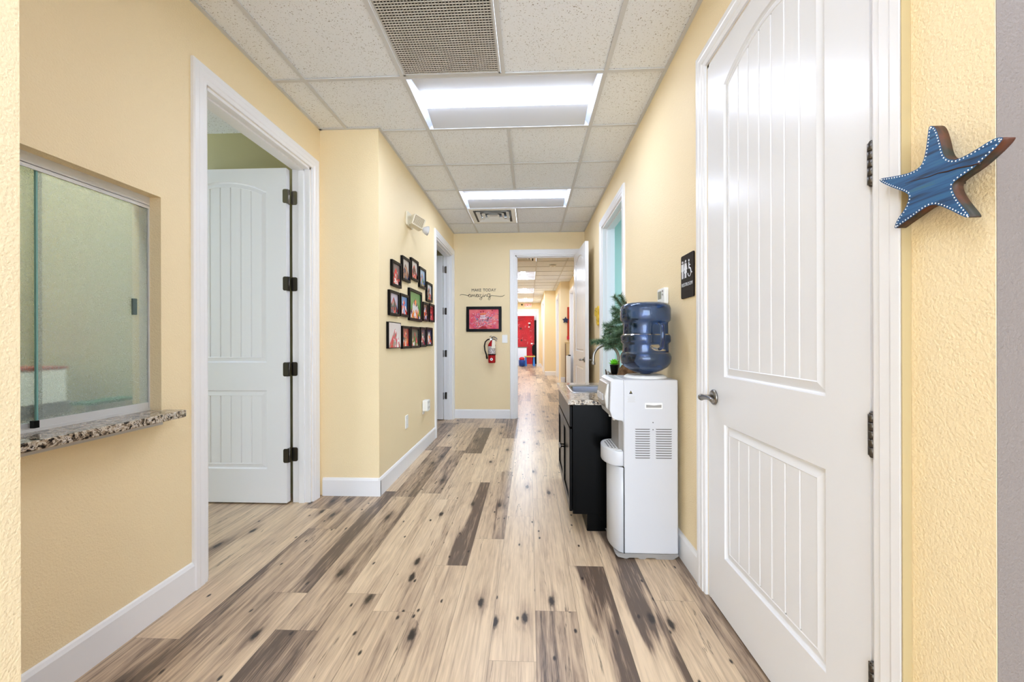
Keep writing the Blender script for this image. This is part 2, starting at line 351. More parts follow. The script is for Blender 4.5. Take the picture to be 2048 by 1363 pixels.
# far corridor
wall_x('wall_far_left', XJ-T, XJ, YE+T, 17.4, [], M_wall, 'yellow left wall of the corridor beyond the doorway')
wall_x('wall_far_right', 1.10, 1.23, YE+T, 11.03, [(9.95, 10.8, 0, DH)], M_wall, 'yellow right wall just beyond the end doorway')
wall_y('wall_far_right_return', .857, 1.23, 11.03, 11.16, [], M_wall, 'narrow yellow wall end with the dark blue star, beyond the doorway')
wall_x('wall_far_right_middle', .857, .98, 11.16, 13.1, [(11.75, 12.65, 0, DH)], M_wall, 'yellow stretch of right wall holding a white doorway in the far corridor')
wall_y('wall_far_right_step', .50, .98, 13.1, 13.23, [], M_wall, 'wider yellow wall step in the middle of the far corridor')
wall_x('wall_far_right_end', .50, .63, 13.23, 17.4, [(13.5, 14.4, 0, DH)], M_wall, 'last yellow stretch of right wall in the far corridor')
wall_y('wall_far_end', XJ-T, .63, 17.4, 17.53, [(-1.0, .33, 0, 2.42)], M_wall, 'yellow wall under the exit sign at the far end')
wall_y('wall_playroom', -2.2, 1.6, 19.5, 19.6, [], M_white, 'white wall of the playroom at the very end')
wall_x('wall_playroom_left', -2.3, -2.2, 17.53, 19.5, [], M_white, 'white left wall of the playroom')
wall_x('wall_playroom_right', 1.6, 1.7, 17.53, 19.5, [], M_white, 'white right wall of the playroom')
wall_x('wall_far_recess', 2.3, 2.4, YE+T, 15.0, [], M_wall, 'yellow wall of side rooms in the far corridor')
# ------------------------------------------------------------------ ceiling
def build_ceiling():
    zt = HC+.006; mb = MB(); g = MB()
    X1 = -.762; Y0 = 2.390
    xs = [X1+P*k for k in range(-8, 9)]; ys = [Y0+P*k for k in range(-13, 7)]
    skip = set()
    def cell(i, j): return (round(X1+P*i, 3), round(Y0+P*j, 3))
    for i, j in [(0, 0), (1, 0), (0, 3), (1, 3), (0, -1), (0, 4), (0, -4), (1, -4), (3, -4), (4, -4), (0, -7), (1, -7), (3, -7), (4, -7)]: skip.add(cell(i, j))
    for x in xs[:-1]:
        for y in ys[:-1]:
            if (round(x, 3), round(y, 3)) in skip: continue
            y1 = min(y+P, YE+.06)
            if y1 <= y: continue
            mb.add([(x, y, zt), (x+P, y, zt), (x+P, y1, zt), (x, y1, zt)], [(0, 1, 2, 3)])
    w = .012
    for x in xs:
        mid = abs(x-(X1+P)) < 1e-3
        segs = [(ys[0], YE+.02)]
        if mid: segs = [(ys[0], Y0-7*P+0), (Y0-6*P, Y0-4*P), (Y0-3*P, Y0), (Y0+P, Y0+3*P), (Y0+4*P, YE+.02)]
        for a, b in segs: g.box(x-w, x+w, a, b, HC-.001, HC+.004)
    for y in ys:
        if y > YE: continue
        g.box(xs[0], xs[-1], y-w, y+w, HC-.0005, HC+.004)
    # wall angle
    for a in ((XL, XL+.02, YN, YJ), (XL, XJ, YJ-.02, YJ), (XJ, XJ+.02, YJ-.02, YE), (XJ, XR, YE-.02, YE), (XR-.02, XR, YN, YE)):
        g.box(*a, HC-.0015, HC+.004)
    o = struct('ceiling', mb, M_tile, 'white speckled acoustic tile ceiling of the hallway', 'ceiling')
    g.build('ceiling_grid', M_tee, o)
    # far corridor
    mb = MB(); g = MB(); xf = .1524; yf = 9.36-P*5
    xs = [xf+P*k for k in range(-6, 5)]; ys = [yf-P+P*k for k in range(0, 24)]
    sk = set()
    for j0 in (5, 10, 15):
        for q in (0, 1): sk.add((-1, j0+q))
    sk.add((-1, 2))
    for a in range(len(xs)-1):
        for b in range(len(ys)-1):
            if (a-6, b-1) in sk: continue
            y0 = max(ys[b], YE+.06); y1 = ys[b+1]
            if y1 <= y0: continue
            mb.add([(xs[a], y0, zt), (xs[a+1], y0, zt), (xs[a+1], y1, zt), (xs[a], y1, zt)], [(0, 1, 2, 3)])
    for x in xs: g.box(x-w, x+w, YE+T, 19.5, HC-.001, HC+.004)
    for j, y in enumerate(ys):
        if YE+T < y < 19.5 and not any(y-yf-P*(q+1) and abs(y-(yf+P*(q+1))) < .01 for q in (5, 10, 15)):
            g.box(xs[0], xs[-1], y-w, y+w, HC-.0005, HC+.004)
        elif YE+T < y < 19.5:
            g.box(xs[0], xf-P, y-w, y+w, HC-.0005, HC+.004); g.box(xf, xs[-1], y-w, y+w, HC-.0005, HC+.004)
    o = struct('ceiling_far', mb, M_tile, 'acoustic tile ceiling of the corridor beyond the end doorway', 'ceiling')
    g.build('ceiling_grid', M_tee, o)
    return yf
YF = build_ceiling()
# ------------------------------------------------------------------ baseboards
def bb(name, x0, x1, y0, y1, side, label):
    """side: direction the board faces: +x,-x,-y"""
    mb = MB(); d = .014; h = .135
    prof = [(0, 0), (d, 0), (d, h-.018), (d*.55, h-.004), (0, h)]
    if side == '+x': mb.prism([(x0+a, b) for a, b in prof], y0, y1, 'y')
    elif side == '-x': mb.prism([(x0-a, b) for a, b in prof], y0, y1, 'y')
    elif side == '-y': mb.prism([(y0-a, b) for a, b in prof], x0, x1, 'x')
    return struct(name, mb, M_white, label, 'baseboard')
bb('baseboard_left', XL, 0, YN, 1.805, '+x', 'white baseboard under the reception window')
bb('baseboard_left_return', XL+.02, XJ+.014, YJ, 0, '-y', 'white baseboard on the short wall beside the left doorway')
bb('baseboard_left_far', XJ, 0, YJ-.012, 4.715, '+x', 'white baseboard below the framed photographs')
bb('baseboard_end', XJ+.02, -.29, YE, 0, '-y', 'white baseboard below the fire extinguisher')
bb('baseboard_right', XR, 0, 1.955, 3.44, '-x', 'white baseboard behind the water cooler')
bb('baseboard_right_far', XR, 0, 4.6, YE, '-x', 'white baseboard behind the open end door')
bb('baseboard_far_step', .50, .857, 13.1, 0, '-y', 'white baseboard on the wall step in the far corridor')
bb('baseboard_far_return', .857, 1.10, 11.03, 0, '-y', 'white baseboard on the narrow wall end with the star')
bb('baseboard_far_end', .33+.08, .5, 17.4, 0, '-y', 'white baseboard at the far end right of the playroom opening')
bb('baseboard_far_right', .5, 0, 14.5, 17.4, '-x', 'white baseboard on the last stretch of the far corridor')
# ------------------------------------------------------------------ doors
def casing_pts(w=.083, t=.019):
    # (offset from opening outward, height off the wall)
    return [(0, 0), (0, .010), (.006, .013), (.020, .013), (.026, .017), (.050, .017), (.056, t), (w-.006, t), (w, t-.006), (w, 0)]
def casing(parent, plane, n, a0, a1, top, axis, w=.083):
    """casing round an opening a0..a1 (along axis 'y' or 'x'), on plane, facing n (+1/-1), mitred"""
    mb = MB(); pr = casing_pts(w)
    def W(a, off, z): return (plane+n*off, a, z) if axis == 'y' else (a, plane+n*off, z)
    N = len(pr)
    path = [lambda d: (a0-d, 0), lambda d: (a0-d, top+d), lambda d: (a1+d, top+d), lambda d: (a1+d, 0)]
    vs = []
    for p in path:
        for d, off in pr:
            a, z = p(d); vs.append(W(a, off, z))
    fs = [(j*N+k, j*N+(k+1) % N, (j+1)*N+(k+1) % N, (j+1)*N+k) for j in range(3) for k in range(N)]
    fs += [tuple(range(N)), tuple(3*N+k for k in range(N))]
    mb.add(vs, fs); return mb.build('casing', M_white, parent)
def jamb(parent, p0, p1, a0, a1, top, axis, stop=None, stopw=.04):
    """lining between planes p0..p1 of an opening"""
    mb = MB(); t = .018
    def bx(pa, pb, aa, ab, za, zb):
        if axis == 'y': mb.box(pa, pb, aa, ab, za, zb)
        else: mb.box(aa, ab, pa, pb, za, zb)
    bx(p0, p1, a0-.002, a0+t, 0, top); bx(p0, p1, a1-t, a1+.002, 0, top); bx(p0, p1, a0, a1, top-t, top+.002)
    if stop is not None:
        s0, s1 = stop-stopw/2, stop+stopw/2; q = t+.012
        bx(s0, s1, a0, a0+q, 0, top-t); bx(s0, s1, a1-q, a1, 0, top-t); bx(s0, s1, a0+t, a1-t, top-q, top-t)
    return mb.build('door_frame', M_white, parent, bevel=.001, seg=1)
def leaf(parent, fn, w, h, t=.044, both=True, name='door_leaf', detail=True):
    """fn(u,v,n) -> world; u 0..w, v 0..h, n 0..t (n=t is the front face)"""
    mb = MB(); st = .145 if w > .8 else .13
    v_lb, v_lt, v_ub, v_ut = .24, .80, 1.0, h-.165; rise = .075
    def arc(u, d): 
        s = (u-w/2)/(w/2-st); return v_ut-d+rise*(1-s*s)
    NA = 14
    def outline(which, d):
        u0, u1 = st+d, w-st-d
        if which == 'low': return [(u0, v_lb+d), (u1, v_lb+d)]+[(u1-(u1-u0)*k/NA, v_lt-d) for k in range(NA+1)]
        return [(u0, v_ub+d), (u1, v_ub+d)]+[(u1-(u1-u0)*k/NA, arc(u1-(u1-u0)*k/NA, d)) for k in range(NA+1)]
    faces = [(t, -1)]+([(0, 1)] if both else [])
    for n0, sg in faces:
        def A(pts, n=0): return [fn(u, v, n0+sg*n) for u, v in pts]
        def quad(u0, u1, v0, v1): mb.add(A([(u0, v0), (u1, v0), (u1, v1), (u0, v1)]), [(0, 1, 2, 3)])
        quad(0, st, 0, h); quad(w-st, w, 0, h); quad(st, w-st, 0, v_lb); quad(st, w-st, v_lt, v_ub)
        for k in range(NA):
            ua = st+(w-2*st)*k/NA; ub = st+(w-2*st)*(k+1)/NA
            mb.add(A([(ua, arc(ua, 0)), (ub, arc(ub, 0)), (ub, h), (ua, h)]), [(0, 1, 2, 3)])
        for which in ('low', 'up'):
            rings = [(0, 0), (.003, .007), (.008, .011), (.012, .0105), (.036, .0025), (.039, .0045)]
            prev = None
            for d, n in rings:
                cur = A(outline(which, d), n)
                if prev:
                    m = len(cur); mb.add(prev+cur, [(i, (i+1) % m, m+(i+1) % m, m+i) for i in range(m)])
                prev = cur
            d = .039; u0, u1 = st+d, w-st-d; nb = 7; g = .0045; vb = (v_lb if which == 'low' else v_ub)+d
            def top(u): return v_lt-d if which == 'low' else arc(u, d)
            us = [u0+(u1-u0)*k/nb for k in range(nb+1)]
            for k in range(nb):
                a = us[k]+(g if k else 0); b = us[k+1]-(g if k < nb-1 else 0)
                pts = [(a, vb), (b, vb)]+[(b+(a-b)*q/4, top(b+(a-b)*q/4)) for q in range(5)]
                mb.add(A(pts, .0045), [tuple(range(len(pts)))])
                if k < nb-1:
                    c = us[k+1]
                    mb.add(A([(b, vb), (b, top(b))], .0045)+A([(c, top(c)), (c, vb)], .0095), [(0, 1, 2, 3)])
                    mb.add(A([(us[k+1]+g, vb), (us[k+1]+g, top(us[k+1]+g))], .0045)+A([(c, top(c)), (c, vb)], .0095), [(0, 1, 2, 3)])
    if not both:
        mb.add([fn(0, 0, 0), fn(w, 0, 0), fn(w, h, 0), fn(0, h, 0)], [(0, 1, 2, 3)])
    for a, b in (((0, 0), (w, 0)), ((w, 0), (w, h)), ((w, h), (0, h)), ((0, h), (0, 0))):
        mb.add([fn(*a, 0), fn(*b, 0), fn(*b, t), fn(*a, t)], [(0, 1, 2, 3)])
    return mb.build(name, M_door, parent)
def hinge_knuckle(parent, c, h=.098, r=.0085, m=None):
    mb = MB(); x, y, z = c; k = 5
    for i in range(k):
        z0 = z-h/2+h*i/k
        mb.lathe([(r*.8, 0), (r, .001), (r, h/k-.0015), (r*.8, h/k-.0005)], (x, y, z0), n=14)
    mb.ball((x, y, z+h/2), r*.75, 10); mb.ball((x, y, z-h/2), r*.75, 10)
    mb.box(x-.001, x+.014, y-.012, y+.012, z-h/2+.002, z+h/2-.002)
    return mb.build('hinge', m or M_bronze, parent)
def lever(parent, base, nrm, along, name='lever_handle', ln=.115):
    """base on the door face, nrm outward, along = lever direction"""
    b = Vector(base); n = Vector(nrm); a = Vector(along); mb = MB()
    ax = 'x' if abs(n.x) > .5 else 'y'; s = n.x if ax == 'x' else n.y
    mb.lathe([(.034, 0), (.034, .004*s), (.030, .009*s), (.020, .011*s)], b, ax, 28)
    mb.tube([b+n*.008, b+n*.03, b+n*.052], [.012, .0105, .012], 16)
    mb.ball(b+n*.055, .0145, 16)
    pts = [b+n*.055+a*(ln*k/6)+Vector((0, 0, .006*sin(pi*k/6))) for k in range(7)]
    mb.tube(pts, [.0125, .011, .0095, .009, .009, .0095, .0075], 14)
    return mb.build(name, M_nickel, parent)
# door_1: closed restroom door on the right
d = thing('door_1', (XR, 1.42, 0), 'closed white panelled restroom door on the right', 'door', kind='structure')
casing(d, XR, -1, .975, 1.87, DH, 'y'); jamb(d, XR+.002, XR+T, .975, 1.87, DH, 'y')
mb = MB(); mb.box(XR-.0195, XR-.0005, .8905, .8925, 0, DH+.085); mb.build('shaded_paint_edge', mat('shaded_edge_tan', (186, 168, 126), .6), d)  # thin skin on the casing side, its shade put into the tan
leaf(d, lambda u, v, n: (XR+.040-n, .990+u, .012+v), .862, 2.385, both=False)
for z in (.352, .943, 1.584, 2.22): hinge_knuckle(d, (XR-.006, .982, z))
lever(d, (XR-.005, 1.795, .915), (-1, 0, 0), (0, -1, 0))
# door_2: left office door, open into the room
d = thing('door_2', (XL, 2.36, 0), 'white panelled door standing open in the left doorway', 'door', kind='structure')
casing(d, XL, 1, 1.885, 2.835, DH, 'y'); jamb(d, XL-T, XL-.002, 1.885, 2.835, DH, 'y', stop=XL-.06)
leaf(d, lambda u, v, n: (-1.728-u, 2.817-n, .012+v), .90, 2.385)
for z in (.348, .963, 1.574, 2.196):
    mb = MB()
    mb.prism(rrect(-1.716, -1.672, z-.05, z+.05, .012), 2.8120, 2.8155, 'y')
    mb.lathe([(.0065, -.05), (.0065, .05)], (-1.718, 2.790, z), n=12); mb.box(-1.727, -1.7225, 2.776, 2.812, z-.05, z+.05)
    mb.prism(rrect(-1.752, -1.716, z-.05, z+.05, .012), 2.7705, 2.7728, 'y'); mb.box(-1.7195, -1.7165, 2.772, 2.79, z-.05, z+.05)
    mb.build('hinge', M_nickel if z > 2 else M_bronze, d)
# door_3: second left door
d = thing('door_3', (XJ, 5.32, 0), 'second white door on the left, beside the end wall', 'door', kind='structure')
casing(d, XJ, 1, 4.795, 5.845, DH, 'y'); jamb(d, XJ-T, XJ-.002, 4.795, 5.845, DH, 'y', stop=XJ-.06)
leaf(d, lambda u, v, n: (-1.262-u, 5.822-n, .012+v), .98, 2.385)
for z in (.352, .97, 1.59, 2.2):
    mb = MB(); mb.prism(rrect(-1.245, -1.19, z-.05, z+.05, .012), 5.822, 5.826, 'y'); mb.lathe([(.007, -.05), (.007, .05)], (-1.256, 5.790, z), n=12)
    mb.build('hinge', M_nickel if z > 2 else M_bronze, d)
# door_4: end doorway, leaf swung into the hallway
d = thing('door_4', (.25, YE, 0), 'open white door at the end of the hallway, behind the sink counter', 'door', kind='structure')
casing(d, YE, -1, -.205, .70, DH, 'x'); jamb(d, YE+.002, YE+T, -.205, .70, DH, 'x', stop=YE+.06)
ang = radians(2.6)
def lf4(u, v, n):
    ax, ay = sin(ang), -cos(ang); nx, ny = -cos(ang), -sin(ang)
    return (.700+ax*u+nx*n, 5.900+ay*u+ny*n, .012+v)
leaf(d, lf4, .88, 2.385)
fx_, fy_ = .700+sin(ang)*.82, 5.9-cos(ang)*.82
lever(d, (fx_-.044, fy_, .915), (-1, 0, 0), (0, 1, 0)); lever(d, (fx_, fy_, .915), (1, 0, 0), (0, 1, 0))
for z in (.35, .96, 1.58, 2.2): hinge_knuckle(d, (.694, 5.905, z))
mb = MB(); mb.box(-.2065, -.1865, YE+.03, YE+.06, .86, .97); mb.build('strike_plate', M_bronze, d)
# door_5: cased opening on the right
d = thing('door_5', (XR, 4.0, 0), 'white cased opening on the right into a pale teal room', 'doorway', kind='structure')
casing(d, XR, -1, 3.52, 4.52, DH, 'y'); jamb(d, XR+.002, XR+T, 3.52, 4.52, DH, 'y', stop=XR+.07)
casing(d, XR+T, 1, 3.52, 4.52, DH, 'y')
# far doors
def far_door(name, x, y0, y1, label, xb):
    d = thing(name, (x, (y0+y1)/2, 0), label, 'door', kind='structure')
    casing(d, x, -1, y0, y1, DH, 'y'); jamb(d, x+.002, xb, y0, y1, DH, 'y')
    leaf(d, lambda u, v, n: (x+.11-n, y0+.02+u, .012+v), y1-y0-.04, 2.385, both=False); return d
far_door('door_6', 1.10, 9.95, 10.8, 'white door beyond the end doorway, nearest on its right', 1.23)
far_door('door_7', .857, 11.75, 12.65, 'white door between the two yellow wall steps', .98)
far_door('door_8', .50, 13.5, 14.4, 'farthest white door on the right of the far corridor', .63)
d = thing('door_9', (-.33, 17.4, 0), 'white cased opening of the playroom at the far end', 'doorway', kind='structure')
casing(d, 17.4, -1, -1.0, .33, DH, 'x'); jamb(d, 17.402, 17.53, -1.0, .33, DH, 'x')
# ------------------------------------------------------------------ reception window
win = thing('window_1', (XL-.05, .95, .872), 'sliding frosted glass reception window above a granite ledge', 'window', kind='structure')
XG = XL-.05
mb = MB(); mb.box(XG-.045, XG, .25, 1.65, 1.748, 1.785); mb.box(XG-.045, XG, .25, 1.65, .872, .882); mb.box(XG-.045, XG-.03, .25, 1.65, .882, .897); mb.box(XG-.004, XG, .25, 1.65, 1.735, 1.75); mb.box(XG-.045, XG-.001, 1.646, 1.65, .882, 1.75)
mb.build('window_frame', M_alu, win)
def frosted(name, tint):
    m = bpy.data.materials.new(name); m.use_nodes = True; nt = m.node_tree; nt.nodes.clear()
    o = nt.nodes.new('ShaderNodeOutputMaterial'); r = nt.nodes.new('ShaderNodeBsdfRefraction'); g = nt.nodes.new('ShaderNodeBsdfGlossy'); dfu = nt.nodes.new('ShaderNodeBsdfDiffuse')
    r.inputs['IOR'].default_value = 1.08; r.inputs['Roughness'].default_value = .16; r.inputs['Color'].default_value = (*tint, 1)
    tc = nt.nodes.new('ShaderNodeTexCoord'); n = nt.nodes.new('ShaderNodeTexNoise'); n.inputs['Scale'].default_value = 260
    bp = nt.nodes.new('ShaderNodeBump'); bp.inputs['Strength'].default_value = .25; bp.inputs['Distance'].default_value = .0012
    nt.links.new(tc.outputs['Object'], n.inputs['Vector']); nt.links.new(n.outputs['Fac'], bp.inputs['Height']); nt.links.new(bp.outputs[0], r.inputs['Normal']); nt.links.new(bp.outputs[0], g.inputs['Normal'])
    g.inputs['Roughness'].default_value = .25; dfu.inputs['Color'].default_value = (.66, .76, .74, 1)
    ng = nt.nodes.new('ShaderNodeTexNoise'); ng.inputs['Scale'].default_value = 420; nt.links.new(tc.outputs['Object'], ng.inputs['Vector']); rg = nt.nodes.new('ShaderNodeValToRGB'); rg.color_ramp.elements[0].position = .38; rg.color_ramp.elements[1].position = .62; rg.color_ramp.elements[0].color = (.50, .62, .60, 1); rg.color_ramp.elements[1].color = (.86, .93, .91, 1); nt.links.new(ng.outputs['Fac'], rg.inputs['Fac']); nt.links.new(rg.outputs[0], dfu.inputs['Color'])
    m1 = nt.nodes.new('ShaderNodeMixShader'); m1.inputs[0].default_value = .30; nt.links.new(r.outputs[0], m1.inputs[1]); nt.links.new(dfu.outputs[0], m1.inputs[2])
    m2 = nt.nodes.new('ShaderNodeMixShader'); m2.inputs[0].default_value = .07; nt.links.new(m1.outputs[0], m2.inputs[1]); nt.links.new(g.outputs[0], m2.inputs[2])
    nt.links.new(m2.outputs[0], o.inputs[0]); return m
M_frost = frosted('frosted_glass', (.94, .985, .975))
M_gedge = mat('glass_edge', (120, 170, 165), .2)
p1 = MB(); p1.box(XG-.012, XG-.006, 1.262, 1.645, .905, 1.75); p1 = p1.build('glass_pane', M_frost, win)
mb = MB(); mb.box(XG-.0125, XG-.0055, 1.257, 1.262, .905, 1.75); mb.build('pane_edge', M_gedge, win)
p2 = MB(); p2.box(XG-.036, XG-.030, .30, 1.292, .897, 1.75); p2 = p2.build('glass_pane', M_frost, win)
mb = MB(); mb.box(XG-.016, XG-.002, 1.262, 1.645, .882, .906); mb.build('bottom_rail', M_alu, win)
mb = MB(); mb.box(XG-.017, XG-.001, 1.248, 1.262, .882, .906); mb.build('end_cap', M_black, win)
mb = MB(); mb.box(XG-.0055, XG+.002, 1.575, 1.592, 1.277, 1.344); mb.build('finger_pull', mat('pull_grey', (88, 104, 100), .4), win)
mb = MB(); mb.prism([(XL-.35, 1.75), (XL-.35, .25), (XL+.105, .25), (XL+.105, 1.655), (XL+.095, 1.668), (XL+.001, 1.668), (XL+.001, 1.645), (XL-T-.002, 1.645), (XL-T-.002, 1.75)], .842, .872, 'z')
tag(mb.build('granite_ledge', M_granite, bevel=.004), 'speckled granite ledge projecting below the reception window', 'ledge')
mb = MB(); mb.box(XL+.0005, XL+.012, .25, 1.645, .812, .842); mb.build('ledge_trim', mat('grey_trim', (206, 204, 200), .5), bpy.data.objects['granite_ledge'])
# things behind the glass
mb = MB(); mb.box(-2.75, -1.93, .35, 1.75, .70, .73); o = thing('reception_desk', (-2.3, 1.0, 0), 'grey desk seen blurred behind the frosted reception glass', 'desk')
mb.build('desktop', mat('desk_grey', (150, 156, 158), .4), o); mb = MB(); mb.box(-2.7, -1.97, .37, 1.73, 0, .70); mb.build('desk_body', mat('desk_body', (96, 104, 106), .5), o)
o = thing('printer', (-2.1, 1.3, .73), 'pale grey office machine on the desk behind the reception glass', 'printer')
mb = MB(); mb.box(-2.25, -1.94, 1.05, 1.62, .73, .92); mb.build('body', mat('printer_grey', (178, 184, 196), .4), o, bevel=.01)
mb = MB(); mb.box(-1.941, -1.938, 1.12, 1.5, .78, .81); mb.build('paper_slot', M_grey, o)
o = thing('file_tray', (-2.1, 1.3, .92), 'white file box with a red rim on top of the office machine', 'box')
mb = MB(); mb.add([(-2.2, 1.08, .921), (-1.93, 1.08, .921), (-1.93, 1.585, .921), (-2.2, 1.585, .921), (-2.2, 1.04, 1.05), (-2.03, 1.04, 1.05), (-2.03, 1.665, 1.05), (-2.2, 1.665, 1.05)], [(0, 3, 2, 1), (4, 5, 6, 7), (0, 1, 5, 4), (1, 2, 6, 5), (2, 3, 7, 6), (3, 0, 4, 7)]); mb.build('box_body', mat('box_white', (245, 245, 240), .5), o)
mb = MB(); mb.box(-2.205, -2.025, 1.035, 1.668, 1.05, 1.060); mb.build('rim', mat('rim_red', (214, 70, 50), .5), o)
o = thing('filing_cabinet', (-3.2, 1.0, 0), 'low charcoal cabinet along the back wall of the reception room', 'cabinet')
mb = MB(); mb.box(-3.39, -3.0, .35, 1.72, 0, 1.12); mb.build('body', mat('charcoal_blue', (84, 94, 100), .5), o, bevel=.005)
for k in range(3): mb = MB(); mb.box(-3.0, -2.985, .40+.45*k, .82+.45*k, .1, 1.05); mb.build('drawer_front', mat('charcoal_front', (96, 108, 114), .5), o)
o = thing('note_box', (-1.78, 1.6, .872), 'small white box with a green lid standing inside the reception ledge', 'box')
mb = MB(); mb.box(-1.87, -1.78, 1.60, 1.742, .8725, .908); mb.build('box_body', mat('box_white', (245, 245, 240), .5), o)
mb = MB(); mb.box(-1.875, -1.775, 1.55, 1.745, .908, .918); mb.build('lid', mat('lid_green', (40, 130, 100), .5), o)
# ------------------------------------------------------------------ troffers and vents
def troffer(x0, x1, y0, y1, label, ml, group=None):
    o = thing('ceiling_light', ((x0+x1)/2, (y0+y1)/2, HC), label, 'ceiling light', group)
    i = .016; x0 += i; x1 -= i; y0 += i; y1 -= i; ym = (y0+y1)/2; hw = .092; z0 = HC+.002; z1 = HC+.042; zb = HC+.11; e = .03
    mb = MB()
    mb.add([(x0+e, y0, z0), (x1-e, y0, z0), (x1-e, ym-hw, z1), (x0+e, ym-hw, z1)], [(0, 1, 2, 3)])
    mb.add([(x0+e, y1, z0), (x1-e, y1, z0), (x1-e, ym+hw, z1), (x0+e, ym+hw, z1)], [(0, 1, 2, 3)])
    mb.build('reflector', M_refl, o)
    mb = MB()
    for xa, xb in ((x0, x0+e), (x1, x1-e)):
        mb.add([(xa, y0, z0), (xa, y1, z0), (xb, y1, z0+.05), (xb, y0, z0+.05)], [(0, 1, 2, 3)])
    mb.box(x0-.004, x0, y0-.004, y1+.004, z0-.0035, zb); mb.box(x1, x1+.004, y0-.004, y1+.004, z0-.0035, zb); mb.box(x0, x1, y0-.004, y0, z0-.0035, zb); mb.box(x0, x1, y1, y1+.004, z0-.0035, zb)
    mb.box(x0, x1, y0, y1, zb, zb+.003)
    mb.build('housing', M_refl, o)
    mb = MB(); n = 8
    for k in range(n):
        a = ym-hw+2*hw*k/n; b = ym-hw+2*hw*(k+1)/n; f = lambda y: z1+.001-.012*(1-((y-ym)/hw)**2)
        mb.add([(x0+e, a, f(a)), (x1-e, a, f(a)), (x1-e, b, f(b)), (x0+e, b, f(b))], [(0, 1, 2, 3)])
    mb.build('lens', ml, o); return o
X1 = -.762; Y0 = 2.390
troffer(X1, X1+2*P, Y0, Y0+P, 'lit rectangular ceiling light nearest the camera, next to the air grille', M_lens)
troffer(X1, X1+2*P, Y0+3*P, Y0+4*P, 'lit rectangular ceiling light farther down, in front of the air diffuser', M_lens)
for i, j, lb in ((0, -4, 'unseen fill light added in the lobby ceiling straight above the camera'), (3, -4, 'unseen fill light added in the lobby ceiling to the right of the camera'), (0, -7, 'unseen fill light added in the lobby ceiling behind the camera, nearer the left'), (3, -7, 'unseen fill light added in the lobby ceiling behind the camera, nearer the right')):  # unseen lobby fittings added to fill the hallway walls with light
    troffer(X1+P*i, X1+P*(i+2), Y0+P*j, Y0+P*(j+1), lb, M_fill_lobby)
def far_light(y0, label):
    x1 = .1524; x0 = x1-P; y1 = y0+2*P; o = thing('ceiling_light', ((x0+x1)/2, (y0+y1)/2, HC), label, 'ceiling light'); i = .014
    mb = MB(); n = 10; xm = (x0+x1)/2; hw = P/2-i
    f = lambda x: HC+.003+.06*(1-((x-xm)/hw)**2)
    for k in range(n):
        a = xm-hw+2*hw*k/n; b = xm-hw+2*hw*(k+1)/n
        if k in (4, 5): continue
        mb.add([(a, y0+i, f(a)), (b, y0+i, f(b)), (b, y1-i, f(b)), (a, y1-i, f(a))], [(0, 1, 2, 3)])
    mb.add([(x0+i, y1-i, HC+.002), (x1-i, y1-i, HC+.002), (x1-i, y1-i, HC+.08), (x0+i, y1-i, HC+.08)], [(0, 1, 2, 3)]); mb.add([(x0+i, y0+i, HC+.002), (x1-i, y0+i, HC+.002), (x1-i, y0+i, HC+.08), (x0+i, y0+i, HC+.08)], [(0, 1, 2, 3)])
    mb.box(x0+i, x1-i, y0+i, y1-i, HC+.09, HC+.093)
    mb.build('housing', M_refl, o)
    mb = MB(); mb.add([(xm-hw*.2, y0+i, HC+.06), (xm+hw*.2, y0+i, HC+.06), (xm+hw*.2, y1-i, HC+.06), (xm-hw*.2, y1-i, HC+.06)], [(0, 1, 2, 3)]); mb.build('lens', M_lens_far, o)
M_lens_far = emis('lit_lens_far', (225, 236, 255), 42)
for k, lb in zip((5, 10, 15), ('nearest ceiling light seen through the end doorway', 'middle ceiling light seen through the end doorway', 'farthest ceiling light seen through the end doorway')):
    far_light(YF+P*k, lb)
# egg crate return grille
o = thing('return_air_grille', (X1+P/2, Y0-P/2, HC), 'square egg crate air grille in the ceiling over the hallway', 'air grille')
x0, x1, y0, y1 = X1+.014, X1+P-.014, Y0-P+.014, Y0-.014
mb = MB(); mb.box(x0, x0+.012, y0, y1, HC-.002, HC+.012); mb.box(x1-.012, x1, y0, y1, HC-.002, HC+.012); mb.box(x0, x1, y0, y0+.012, HC-.002, HC+.012); mb.box(x0, x1, y1-.012, y1, HC-.002, HC+.012); mb.build('frame', M_tee, o)
mb = MB(); n = 36
for k in range(1, n):
    a = x0+(x1-x0)*k/n; mb.box(a-.0013, a+.0013, y0+.01, y1-.01, HC, HC+.0045)
    b = y0+(y1-y0)*k/n; mb.box(x0+.01, x1-.01, b-.0024, b+.0024, HC, HC+.0045)
mb.build('egg_crate', mat('egg_crate_white', (214, 210, 202), .5), o)
mb = MB(); mb.box(x0, x1, y0, y1, HC+.10, HC+.11); mb.box(x0-.002, x0, y0, y1, HC+.012, HC+.1); mb.box(x1, x1+.002, y0, y1, HC+.012, HC+.1); mb.box(x0, x1, y0-.002, y0, HC+.012, HC+.1); mb.box(x0, x1, y1, y1+.002, HC+.012, HC+.1); mb.build('duct_box', M_dark, o)
